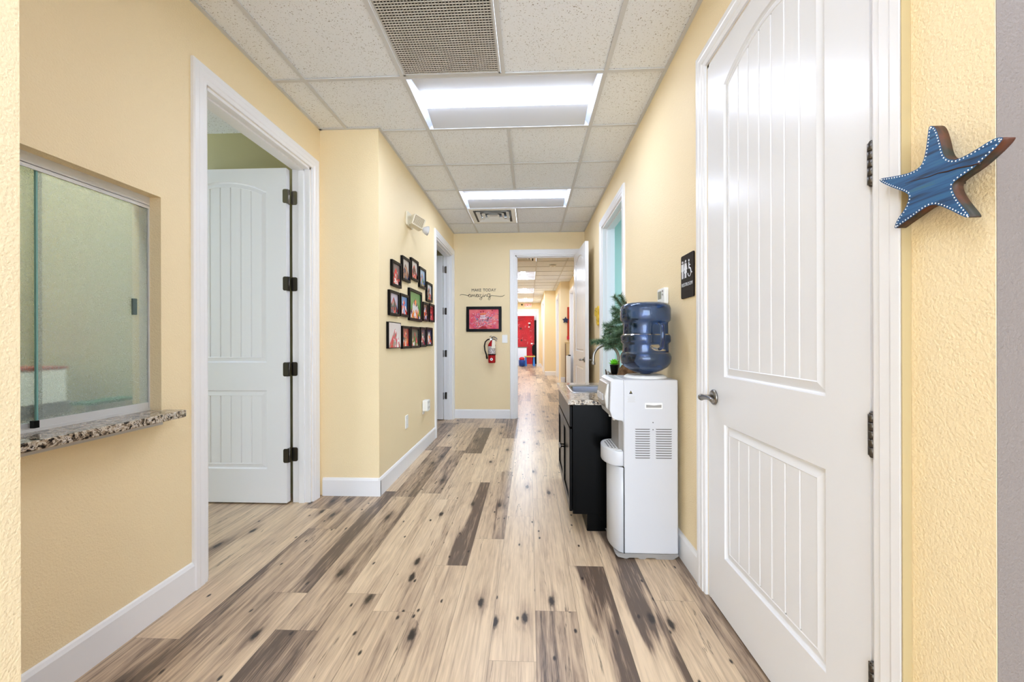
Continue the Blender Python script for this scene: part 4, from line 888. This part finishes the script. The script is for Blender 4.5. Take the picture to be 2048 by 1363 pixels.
# ------------------------------------------------------------------ vanity cabinet
CY0, CY1, CX0, CZ = 2.46, 3.40, .262, .772
o = thing('sink_cabinet', (.54, 2.93, 0), 'black two-door cabinet under the granite sink counter', 'cabinet')
mb = MB(); mb.box(.35, XR-.016, CY0+.001, CY0+.018, 0, .104); mb.box(.35, .37, CY0+.018, CY1, 0, .104)
mb.box(CX0+.02, XR-.016, CY0, CY0+.018, .104, CZ); mb.box(CX0+.02, XR-.016, CY1-.018, CY1, .104, CZ); mb.box(CX0+.02, XR-.016, CY0+.018, CY1-.018, .104, .12); mb.box(XR-.022, XR-.016, CY0+.018, CY1-.018, .12, CZ)
mb.box(CX0+.001, CX0+.02, CY0, CY0+.04, .104, CZ); mb.box(CX0+.001, CX0+.02, CY1-.04, CY1, .104, CZ); mb.box(CX0+.001, CX0+.02, CY0+.04, CY1-.04, .104, .13); mb.box(CX0+.001, CX0+.02, CY0+.04, CY1-.04, .60, CZ)
mb.build('body', M_espresso, o, bevel=.001, seg=1)
mb = MB(); mb.box(CX0-.016, CX0, CY0+.012, CY1-.012, .632, .762); mb.build('false_drawer_front', M_espresso, o, bevel=.003)
for a, b, hy in ((CY0+.012, (CY0+CY1)/2-.003, (CY0+CY1)/2-.03), ((CY0+CY1)/2+.003, CY1-.012, (CY0+CY1)/2+.03)):
    z0, z1 = .115, .622; st = .055; mb = MB(); x0, x1 = CX0-.018, CX0
    mb.box(x0, x1, a, a+st, z0, z1); mb.box(x0, x1, b-st, b, z0, z1); mb.box(x0, x1, a+st, b-st, z0, z0+st); mb.box(x0, x1, a+st, b-st, z1-st, z1); mb.box(x0+.008, x1, a+st, b-st, z0+st, z1-st)
    dd = mb.build('door', M_espresso, o, bevel=.002, seg=1)
    mb = MB(); mb.lathe([(.005, 0), (.005, -.014), (.014, -.020), (.015, -.026), (.009, -.031)], (x0, hy, .40), 'x', 20); mb.build('knob', M_nickel, dd, world=None)
o = thing('granite_counter', (.53, 2.93, CZ), 'speckled granite counter with a steel sink, beside the water cooler', 'counter')
CT = .802; sx0, sx1, sy0, sy1 = .31, .60, 2.80, 3.22
mb = MB(); x0, x1, y0, y1 = .235, XR-.001, CY0-.012, CY1+.03
mb.box(x0, sx0, y0, y1, CZ+.0005, CT); mb.box(sx1, x1, y0, y1, CZ+.0005, CT); mb.box(sx0, sx1, y0, sy0, CZ+.0005, CT); mb.box(sx0, sx1, sy1, y1, CZ+.0005, CT)
mb.build('countertop', M_granite, o)
mb = MB(); mb.box(XR-.022, XR-.001, y0, y1, CT, CT+.10); mb.build('backsplash', M_granite, o, bevel=.002, seg=1)
mb = MB(); n = 6
def rr(d, z, r): return [(p[0], p[1], z) for p in rrect(sx0+d, sx1-d, sy0+d, sy1-d, r, 5)]
rings = [rr(-.018, CT+.0005, .03), rr(-.016, CT+.004, .03), rr(0, CT+.003, .03), rr(.004, CT-.01, .03), rr(.012, CT-.13, .04), rr(.05, CT-.145, .03)]
m_ = len(rings[0])
for A_, B_ in zip(rings[:-1], rings[1:]): mb.add(A_+B_, [(i, (i+1) % m_, m_+(i+1) % m_, m_+i) for i in range(m_)], 0, True)
mb.add(rings[-1], [tuple(range(m_))]); sk = mb.build('sink', M_steel, o)
mb = MB(); mb.lathe([(.03, 0), (.032, .002), (.02, .003)], ((sx0+sx1)/2, (sy0+sy1)/2, CT-.145), 'z', 20); mb.build('drain', M_bronze, sk)
o = thing('faucet', (.66, 3.0, CT), 'tall gooseneck faucet arching over the sink', 'faucet')
mb = MB(); mb.lathe([(.027, 0), (.027, .006), (.018, .012), (.016, .05), (.012, .055)], (.66, 3.0, CT), 'z', 24); mb.build('base', M_nickel, o)
mb = MB(); mb.tube([(.66, 3.0, CT+.05), (.66, 3.0, .95), (.66, 3.0, 1.035)]+[(.568+.092*cos(radians(a)), 3.0, 1.035+.092*sin(radians(a))) for a in range(12, 181, 12)]+[(.476, 3.0, 1.01), (.476, 3.0, .995)], .0105, 16); mb.build('gooseneck', M_nickel, o)
mb = MB(); mb.lathe([(.0125, -.022), (.0145, -.018), (.0125, 0)], (.476, 3.0, 1.005), 'z', 18); mb.build('spout_tip', M_nickel, o)
mb = MB(); mb.tube([(.655, 2.99, .872), (.62, 2.965, .90), (.57, 2.94, .935)], [.008, .007, .006], 10); mb.build('lever_handle', M_nickel, o)
# ------------------------------------------------------------------ plants on the counter
o = thing('artificial_pine_tree', (.685, 2.68, CT), 'small artificial pine tree in brown burlap behind the water bottle', 'artificial tree')
random.seed(11); nb = MB(); M_needle = mat('pine_needles', (34, 72, 48), .6, noise=(60, .2, (128, 158, 120)))
M_bark = mat('bark_brown', (88, 62, 44), .8)
tr = MB(); tr.tube([(.655, 2.68, .83), (.65, 2.68, 1.1), (.64, 2.68, 1.42)], [.012, .010, .005], 8)
def branch(p0, d_, L__, droop=.0):
    p0 = Vector(p0); d_ = Vector(d_).normalized(); pts = [p0+d_*(L__*k/6)+Vector((0, 0, -droop*(k/6)**2)) for k in range(7)]
    tr.tube(pts, [.004]*4+[.003, .0025, .002], 5)
    n_ = int(L__*3600)
    for k in range(n_):
        t = (k+random.random())/n_; i = min(5, int(t*6)); p = pts[i].lerp(pts[i+1], t*6-i); ax = (pts[i+1]-pts[i]).normalized()
        sd = ax.cross(Vector((random.gauss(0, 1), random.gauss(0, 1), random.gauss(0, 1)))).normalized(); q = (ax*random.uniform(.3, .9)+sd).normalized(); l = random.uniform(.026, .042); w_ = q.cross(ax).normalized()*.0014
        nn = w_.cross(q).normalized()*.0014
        nb.add([p+w_, p-w_, p+nn, p+q*l], [(0, 1, 3), (1, 2, 3), (2, 0, 3)])
for z, L__, dirs in ((1.36, .10, 6), (1.30, .12, 6), (1.24, .15, 7), (1.18, .17, 7), (1.13, .15, 7), (1.20, .13, 5)):
    for k in range(dirs):
        a = 2*pi*k/dirs+z*7
        if cos(a) > .35: continue
        branch((.645, 2.68, z), (cos(a), sin(a)*.7, random.uniform(-.1, .25)), L__*random.uniform(.8, 1.05), .03)
branch((.635, 2.68, 1.17), (-1, .1, -.02), .22, .015); branch((.635, 2.68, 1.15), (-1, -.1, .15), .19, .03); branch((.635, 2.68, 1.36), (-.75, 0, 1), .12); branch((.635, 2.68, 1.34), (-1, .2, .5), .09); branch((.635, 2.68, 1.40), (-.5, 0, 1), .07)
branch((.63, 2.68, 1.22), (-1, 0, .5), .15, .02)
tr.build('trunk', M_bark, o); nb.build('needles', M_needle, o)['kind'] = 'stuff'
mb = MB(); mb.lathe([(.055, 0), (.075, .03), (.085, .10), (.060, .17), (.035, .21), (.050, .24)], (.655, 2.68, CT+.0005), 'z', 22, smooth=True); bl = mb.build('burlap_base', mat('burlap', (150, 116, 84), .9, bump=(300, .6, .003), noise=(24, .15, (92, 66, 44))), o)
o = thing('potted_succulent', (.60, 2.86, .80), 'bright green succulent in a small black pot behind the faucet', 'potted plant')
mb = MB(); mb.lathe([(.020, 0), (.024, .01), (.030, .06), (.032, .066), (.028, .066)], (.60, 2.86, .925), 'z', 20); mb.build('pot', M_black, o)
mb = MB(); random.seed(5)
for ring_, (n_, el_, L__) in enumerate(((9, .35, .045), (8, .8, .05), (5, 1.2, .048))):
    for k in range(n_):
        a = 2*pi*k/n_+ring_*.4; dd_ = Vector((cos(a)*cos(el_), sin(a)*cos(el_), sin(el_))); b0 = Vector((.60, 2.86, .99)); sd = Vector((-sin(a), cos(a), 0)); nn = dd_.cross(sd)
        vs = [b0-sd*.004, b0+dd_*L__*.55-sd*.011, b0+dd_*L__, b0+dd_*L__*.55+sd*.011, b0+sd*.004, b0+dd_*L__*.5+nn*.005, b0+dd_*L__*.5-nn*.005]
        mb.add(vs, [(0, 1, 5), (1, 2, 5), (2, 3, 5), (3, 4, 5), (4, 0, 5), (1, 0, 6), (2, 1, 6), (3, 2, 6), (4, 3, 6), (0, 4, 6)])
mb.build('leaves', mat('lime_leaf', (120, 214, 50), .45), o)
o = thing('driftwood_block', (.60, 2.86, CT), 'rough brown wood piece under the little black plant pot', 'wood piece')
mb = MB(); mb.lathe([(.040, 0), (.052, .02), (.048, .06), (.055, .10), (.040, .1225)], (.60, 2.86, CT+.001), 'z', 9, smooth=False); mb.tube([(.57, 2.85, .86), (.545, 2.84, .91), (.535, 2.84, .96)], [.012, .009, .003], 7); mb.build('wood', mat('driftwood', (92, 72, 56), .8, noise=(40, .15, (46, 36, 30))), o)
# ------------------------------------------------------------------ water cooler
KX0, KX1, KY0, KY1 = .50, .787, 2.155, 2.445; KM = (KY0+KY1)/2
o = thing('water_cooler', (.64, KM, 0), 'white floor-standing water cooler with side louvres, in front of the black cabinet', 'water cooler')
def arcfront(xf, depth, n=14, e=0):
    return [(xf-depth*(1-((KY0+e+(KY1-KY0-2*e)*k/n-KM)/((KY1-KY0)/2-e))**2)**.62 if 0 < k < n else xf, KY0+e+(KY1-KY0-2*e)*k/n) for k in range(n+1)]
mb = MB(); mb.box(KX0+.002, KX1, KY0, KY1, .028, .955); mb.build('body', M_cooler, o, bevel=.008, seg=3)
mb = MB(); mb.prism(arcfront(KX0, .058), .03, .486, 'z', smooth=True); mb.build('front_panel', M_cooler, o, bevel=.002, seg=1)
mb = MB(); mb.box(KX0-.0005, KX0+.0035, KY0-.0008, KY1, .03, .489); mb.build('panel_gap', M_dark, o)
mb = MB(); mb.prism([(KX0+.002, KY0+.03)]+[(KX0+.002, KY1-.03), (KX0-.015, KY1-.05), (KX0-.015, KY0+.05)], .50, .735, 'z'); mb.build('dispensing_recess', M_grey, o)
# head, side profile in XZ
hp = [(KX0+.003, .955), (.452, .958), (.434, .945), (.428, .79), (.440, .752), (.456, .742), (.470, .738), (KX0-.006, .735), (KX0+.003, .722)]
mb = MB(); mb.prism(hp, KY0+.0005, KY1-.0005, 'y'); mb.build('head', M_cooler, o, bevel=.006, seg=3)
mb = MB(); mb.prism([(.4335, .94), (.418, .93), (.404, .86), (.412, .80), (.4285, .785)], KY0+.03, KY1-.03, 'y'); mb.build('control_panel', mat('panel_silver', (170, 166, 160), .2, metal=.3), o, bevel=.004)
for dy in (-.06, 0, .06): mb = MB(); mb.box(.398, .409, KM+dy-.018, KM+dy+.018, .835, .87); mb.build('tap_button', M_lgrey, o, bevel=.003)
for dy in (-.05, .05):
    mb = MB(); mb.tube([(.470, KM+dy, .748), (.470, KM+dy, .735), (.469, KM+dy, .722)], [.011, .010, .008], 12); mb.build('tap', M_plastic, o)
mb = MB(); tp = [(.50-.092*sin(pi*k/16)**.8, KY0+.004+(KY1-KY0-.008)*(.5-.5*cos(pi*k/16))) for k in range(17)]
mb.prism(tp, .492, .572, 'z', smooth=True); mb.build('drip_tray', M_cooler, o, bevel=.003)
mb = MB(); tp2 = [(.495-.078*sin(pi*k/16)**.8, KY0+.02+(KY1-KY0-.04)*(.5-.5*cos(pi*k/16))) for k in range(17)]; mb.prism(tp2, .572, .5745, 'z'); dg = mb.build('drip_grid', M_plastic, o)
mb = MB(); random.seed(3)
for i in range(9):
    for j in range(4):
        xx = .435+.016*j; yy = KY0+.045+.024*i
        if abs(yy-KM) > .115-.03*(3-j)/1.6: continue
        mb.box(xx, xx+.007, yy, yy+.012, .5740, .5752)
mb.build('drain_slots', M_black, dg)
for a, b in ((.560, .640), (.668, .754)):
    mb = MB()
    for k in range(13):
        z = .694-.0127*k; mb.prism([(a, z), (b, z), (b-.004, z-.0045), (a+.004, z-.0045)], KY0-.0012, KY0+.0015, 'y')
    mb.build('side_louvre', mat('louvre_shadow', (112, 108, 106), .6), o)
mb = MB(); mb.box(.613, .705, KY0-.0015, KY0+.001, .800, .832); hh = mb.build('handle_recess', M_plastic, o, bevel=.001, seg=1)
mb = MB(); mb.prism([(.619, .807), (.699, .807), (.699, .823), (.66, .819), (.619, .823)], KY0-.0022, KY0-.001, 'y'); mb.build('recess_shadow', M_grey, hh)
mb = MB(); mb.prism([(.530, .880), (.548, .880), (.539, .898)], KY0-.0009, KY0-.0001, 'y', 0)
for k in range(5): mb.box(.522+.003*(k % 2), .562-.003*(k % 2), KY0-.0009, KY0-.0001, .862-.0065*k, .865-.0065*k, 1)
mb.prism([(.5384, .884), (.5396, .884), (.5398, .892), (.5382, .892)], KY0-.0014, KY0-.0008, 'y', 2)
mb.build('warning_sticker', [M_black, M_lgrey, mat('sticker_yellow', (240, 210, 80), .5)], o)
for x in (.655, .655):
    pass
for z in (.728, .690): mb = MB(); mb.lathe([(.003, 0), (.003, -.0015)], (.655, KY0, z), 'y', 10); mb.build('screw', M_bronze, o)
mb = MB(); z0, z1 = 0.0, .028; pf = [(KX0-.045, z1), (KX0-.03, .010), (.50, .004), (.515, 0.0), (.53, .007), (.575, .007), (.583, 0), (.612, 0), (.62, .007), (.665, .007), (.673, 0), (.70, 0), (.76, .0), (KX1, .018), (KX1, z1)]
mb.prism(pf, KY0+.002, KY1-.002, 'y'); mb.build('base_skirt', M_grey, o)
mb = MB(); mb.lathe([(.118, 0), (.114, .010), (.100, .018), (.085, .02), (.060, .005), (.05, .001)], (.655, KM+.0, .953), 'z', 36); mb.build('bottle_collar', M_plastic, o)
# water bottle
def bottle_mat():
    m = bpy.data.materials.new('blue_bottle'); m.use_nodes = True; nt = m.node_tree; b = nt.nodes['Principled BSDF']
    b.inputs['Base Color'].default_value = (.27, .39, .66, 1); b.inputs['Transmission Weight'].default_value = 1; b.inputs['Roughness'].default_value = .07; b.inputs['IOR'].default_value = 1.45
    tc = nt.nodes.new('ShaderNodeTexCoord'); n = nt.nodes.new('ShaderNodeTexNoise'); n.inputs['Scale'].default_value = 16; bp = nt.nodes.new('ShaderNodeBump'); bp.inputs['Strength'].default_value = .25; bp.inputs['Distance'].default_value = .01
    nt.links.new(tc.outputs['Object'], n.inputs['Vector']); nt.links.new(n.outputs['Fac'], bp.inputs['Height']); nt.links.new(bp.outputs[0], b.inputs['Normal'])
    return m
M_bottle = bottle_mat()
bx, by, bz = .657, KM, .955
o = thing('water_bottle', (bx, by, bz), 'large upside-down blue plastic water bottle on top of the cooler', 'water bottle')
prof = [(.028, .02), (.032, .024), (.060, .030), (.095, .045), (.120, .062), (.134, .082), (.139, .105), (.139, .118), (.133, .135), (.126, .142), (.125, .150), (.125, .185), (.126, .192), (.134, .198), (.136, .205), (.136, .228), (.133, .238), (.124, .243), (.123, .250), (.122, .300), (.124, .310), (.134, .318), (.137, .326), (.137, .385), (.132, .402), (.118, .414), (.095, .420), (.05, .418), (.01, .414)]
def bottle(prof, shrink):
    mb = MB(); n = 64; vs = []
    for r, h in prof:
        for k in range(n):
            a = 2*pi*k/n; rr_ = r-shrink
            # moulded hand grip on the camera-right side
            da = (a-radians(-62)+pi) % (2*pi)-pi
            g = math.exp(-(da/.50)**4)*max(0, min(1, (h-.150)/.012))*max(0, min(1, (.318-h)/.02))
            rr_ -= .046*g
            vs.append((bx+rr_*cos(a), by+rr_*sin(a), bz+h+(-shrink if h > .35 else shrink)))
    fs = [(j*n+k, j*n+(k+1) % n, (j+1)*n+(k+1) % n, (j+1)*n+k) for j in range(len(prof)-1) for k in range(n)]
    return vs, fs+[tuple(range(n-1, -1, -1)), tuple((len(prof)-1)*n+k for k in range(n))]
vs, fs = bottle(prof, 0); vi, fi = bottle(prof, .003)
me = bpy.data.meshes.new('bottle_shell'); o0 = origin(o); nv = len(vs)
me.from_pydata([(a-o0.x, b-o0.y, c-o0.z) for a, b, c in vs+vi], [], fs+[tuple(q+nv for q in reversed(f)) for f in fi]); me.materials.append(M_bottle)
for p in me.polygons: p.use_smooth = len(p.vertices) == 4
ob = bpy.data.objects.new('bottle_shell', me); COL.objects.link(ob); ob.parent = o
ga = radians(-62); gx, gy = cos(ga), sin(ga)
mb = MB(); mb.tube([(bx+gx*.108, by+gy*.108, bz+.162), (bx+gx*.126, by+gy*.126, bz+.175), (bx+gx*.130, by+gy*.130, bz+.235), (bx+gx*.126, by+gy*.126, bz+.292), (bx+gx*.105, by+gy*.105, bz+.306)], .010, 14); mb.build('grip', M_bottle, o)
# ------------------------------------------------------------------ far corridor things
o = thing('exit_sign', (-.06, 17.4, 2.65), 'white EXIT sign with red letters above the far opening', 'exit sign')
mb = MB(); mb.box(-.215, .10, 17.355, 17.399, 2.575, 2.737); mb.build('housing', M_plastic, o, bevel=.004)
text_mesh('exit_word', 'EXIT', .155, emis('exit_red', (230, 40, 20), 1.3), o, (-.057, 17.354, 2.656), (pi/2, 0, 0), ext=.002, sx=.92)
o = thing('dome_camera', (-.318, 17.4, 2.69), 'small black dome camera left of the exit sign', 'camera')
mb = MB(); mb.ball((-.318, 17.37, 2.69), .03, 14); mb.build('dome', M_black, o); mb = MB(); mb.lathe([(.035, 0), (.035, -.02)], (-.318, 17.399, 2.69), 'y', 18); mb.build('mount', M_black, o)
o = thing('red_bulletin_board', (-.2, 19.3, 0), 'tall red decorated door panel at the far end of the corridor', 'board')
mb = MB(); mb.box(-.95, .235, 19.25, 19.29, 0, 2.31); mb.build('panel', mat('red_paper', (196, 16, 30), .5, noise=(3.5, .2, (150, 8, 22))), o)
mb = MB(); random.seed(8)
for k in range(60):
    x_, z_ = random.uniform(-.6, .2), random.uniform(.9, 2.2); a = random.uniform(0, pi); l = random.uniform(.02, .07)
    mb.tube([(x_-cos(a)*l, 19.247, z_-sin(a)*l), (x_, 19.245, z_+.01), (x_+cos(a)*l, 19.247, z_+sin(a)*l)], .003, 5, mi=random.choice((0, 0, 1)))
for x_, z_, w_ in ((.0, 1.96, .05), (.11, .98, .045), (-.02, 1.78, .03)): mb.prism(rrect(x_-w_, x_+w_, z_-.03, z_+.03, .01), 19.243, 19.249, 'y', 1)
mb.build('stickers', [mat('sticker_pink', (226, 70, 80), .5), mat('sticker_white', (240, 232, 228), .5)], o)['kind'] = 'stuff'
for x_, z_, r in ((-.42, 1.70, .07), (-.38, 1.14, .07), (.02, 1.88, .07)):
    mb = MB(); mb.prism([(x_+(r if k % 2 else r*.45)*cos(pi/2+pi*k/5), z_+(r if k % 2 else r*.45)*sin(pi/2+pi*k/5)) for k in range(10)], 19.240, 19.249, 'y')
    mb.build('dark_cutout', mat('cutout_dark', (50, 14, 18), .5), o)
o = thing('black_cabinet', (.33, 19.35, 0), 'tall narrow black cabinet right of the red panel at the far end', 'cabinet')
mb = MB(); mb.box(.25, .62, 19.2, 19.48, 0, 2.10); mb.build('body', M_black, o, bevel=.004); mb = MB(); mb.box(.27, .60, 19.19, 19.2, .05, 2.05); mb.build('door', M_frame, o)
o = thing('fluorescent_light', (-.4, 19.4, 2.5), 'white tube light fitting above the red panel', 'ceiling light')
mb = MB(); mb.tube([(-1.0, 19.42, 2.50), (.36, 19.42, 2.50)], .055, 16); mb.build('tube', emis('tube_white', (250, 250, 255), 3.0), o); mb = MB(); mb.box(-1.05, .40, 19.46, 19.499, 2.42, 2.58); mb.build('back_plate', M_refl, o)
o = thing('storage_bin', (-.35, 18.1, 0), 'white bin with a grey rim standing at the far opening', 'bin')
mb = MB(); mb.box(-.66, -.13, 18.06, 18.41, .0, .80); mb.build('body', mat('bin_white', (216, 222, 236), .4), o, bevel=.01); mb = MB(); mb.box(-.67, -.10, 18.05, 18.42, .80, .835); mb.build('rim', mat('rim_grey', (110, 112, 104), .5), o)
o = thing('play_table', (.03, 17.95, 0), 'small blue toy table with red and yellow top at the far opening', 'toy table')
M_blue = mat('toy_blue', (60, 130, 214), .4)
mb = MB(); mb.prism(rrect(-.22, .25, 17.7, 18.0, .06), .40, .44, 'z'); mb.build('top', mat('toy_yellow', (214, 196, 96), .4), o)
for x_ in (-.19, .17):
    for y_ in (17.73, 17.93): mb = MB(); mb.prism([(x_-.02, 0), (x_+.08, 0), (x_+.06, .40), (x_, .40)], y_, y_+.05, 'y'); mb.build('leg', M_blue, o)
mb = MB(); mb.lathe([(.05, 0), (.10, .03), (.11, .10), (.06, .15)], (-.27, 17.62, .30), 'z', 18); 
o2 = thing('toy_tub', (-.30, 17.62, 0), 'little blue toy tub with a red lid left of the toy table', 'toy'); mb = MB(); mb.lathe([(.09, 0), (.13, .03), (.14, .26), (.12, .28)], (-.33, 17.55, 0), 'z', 20); mb.build('tub', mat('toy_navy', (30, 70, 160), .4), o2); mb = MB(); mb.ball((-.33, 17.55, .33), .12, 16, sc=(1, 1, .7)); mb.build('lid', mat('toy_red', (206, 40, 60), .4), o2)
o = thing('black_chair', (.30, 18.3, 0), 'dark round-backed chair beside the toy table at the far end', 'chair')
mb = MB(); mb.box(.12, .50, 18.2, 18.55, .38, .42); mb.build('seat', M_black, o, bevel=.01); mb = MB(); mb.prism(rrect(.12, .50, .45, .95, .12), 18.52, 18.56, 'y'); mb.build('backrest', M_black, o)
for x_, y_ in ((.14, 18.22), (.46, 18.22), (.14, 18.5), (.46, 18.5)): mb = MB(); mb.box(x_, x_+.03, y_, y_+.03, 0, .38 if y_ < 18.4 else .5); mb.build('leg', M_black, o)
mb = MB(); st_ = smooth_poly([( .99+(.105 if k % 2 == 0 else .045)*cos(pi/2+pi*k/5), 1.70+(.105 if k % 2 == 0 else .045)*sin(pi/2+pi*k/5)) for k in range(10)], 1)
mb.prism(st_, 10.985, 11.003, 'y'); tag(mb.build('star_ornament', mat('navy_star', (30, 44, 76), .5)), 'small dark blue star on the narrow wall end beyond the doorway', 'wall decoration')
o = thing('red_banner', (1.09, 10.99, 1.6), 'narrow orange red hanging beside the dark blue star', 'banner')
mb = MB(); mb.box(1.04, 1.096, 11.005, 11.029, 1.26, 2.06); mb.build('cloth', mat('banner_rust', (186, 66, 36), .6), o); mb = MB(); mb.box(1.03, 1.096, 10.98, 11.029, 1.17, 1.26); mb.build('red_box', mat('toy_red', (206, 40, 60), .4), o)
o = thing('wood_cubby', (1.03, 10.95, 0), 'tan wooden cubby against the narrow wall end in the far corridor', 'cubby')
M_tan = mat('tan_wood', (206, 176, 120), .5)
mb = MB(); mb.box(.975, 1.096, 10.85, 11.012, 1.06, 1.10); mb.build('top', M_tan, o); mb = MB(); mb.box(.98, 1.094, 10.86, 11.012, .03, 1.06); mb.build('body', mat('tan_wood_panel', (214, 188, 138), .5), o); mb = MB(); mb.box(.975, .985, 10.85, 11.012, 0, 1.06); mb.build('side_panel', mat('brown_edge', (110, 80, 50), .5), o)
o = thing('white_bin', (1.04, 10.7, 0), 'tall white bin standing in front of the tan cubby', 'bin')
mb = MB(); mb.box(.985, 1.088, 10.6, 10.82, 0, .74); mb.build('body', M_plastic, o, bevel=.008); mb = MB(); mb.box(1.03, 1.088, 10.6, 10.8, .74, .765); mb.build('lid', M_black, o)
o = thing('smoke_detector', (.50, 8.56, HC), 'flat round detector on the ceiling beyond the end doorway', 'smoke detector')
mb = MB(); mb.lathe([(.075, 0), (.078, -.008), (.07, -.022), (.05, -.03)], (.50, 8.56, HC-.001), 'z', 28); mb.build('body', M_plastic, o); mb = MB(); mb.lathe([(.03, 0), (.03, -.004)], (.50, 8.56, HC-.03), 'z', 20); mb.build('vent_ring', M_lgrey, o)
o = thing('corridor_emergency_light', (1.10, 9.2, 2.5), 'white round lamp unit high on the right wall beyond the end doorway', 'emergency light')
mb = MB(); mb.box(1.05, 1.099, 8.55, 8.85, 2.58, 2.68); mb.build('housing', M_plastic, o, bevel=.006); mb = MB(); mb.lathe([(.03, .03), (.07, 0), (.075, -.03), (.05, -.035)], (1.02, 8.6, 2.54), 'y', 22); mb.build('lamp_head', M_plastic, o); mb = MB(); mb.tube([(1.07, 8.66, 2.585), (1.03, 8.64, 2.56)], .012, 8); mb.build('swivel_arm', M_plastic, o)
# ------------------------------------------------------------------ room lamps out of view
def room_panel(name, x, y, s, m, label):
    o = thing(name, (x, y, HC), label, 'ceiling light'); mb = MB(); mb.box(x-s/2, x+s/2, y-s/2, y+s/2, HC-.012, HC-.002); mb.build('lens', m, o); mb = MB()
    for a in ((x-s/2-.02, x-s/2, y-s/2-.02, y+s/2+.02), (x+s/2, x+s/2+.02, y-s/2-.02, y+s/2+.02), (x-s/2, x+s/2, y-s/2-.02, y-s/2), (x-s/2, x+s/2, y+s/2, y+s/2+.02)): mb.box(*a, HC-.016, HC-.002)
    mb.build('frame', M_refl, o)
room_panel('ceiling_light', -1.88, .95, .24, emis('fill_reception', (225, 238, 245), 60), 'unseen fill panel added in the reception room ceiling')  # unseen lamp placed to light the box behind the glass
room_panel('ceiling_light', -3.5, 2.35, .5, emis('fill_office_daylight', (180, 208, 255), 4.2), 'unseen fill panel added in the left office for cool daylight')  # added panel stands in for cool window daylight
room_panel('ceiling_light', -2.3, 4.6, .5, emis('lens_office_far', (240, 240, 245), 1.6), 'square ceiling light in the second left room')
room_panel('ceiling_light', 2.2, 4.0, .55, emis('fill_teal', (215, 235, 255), 14.0), 'unseen fill panel added in the teal room ceiling')  # unseen lamp added to brighten the room past the cased opening
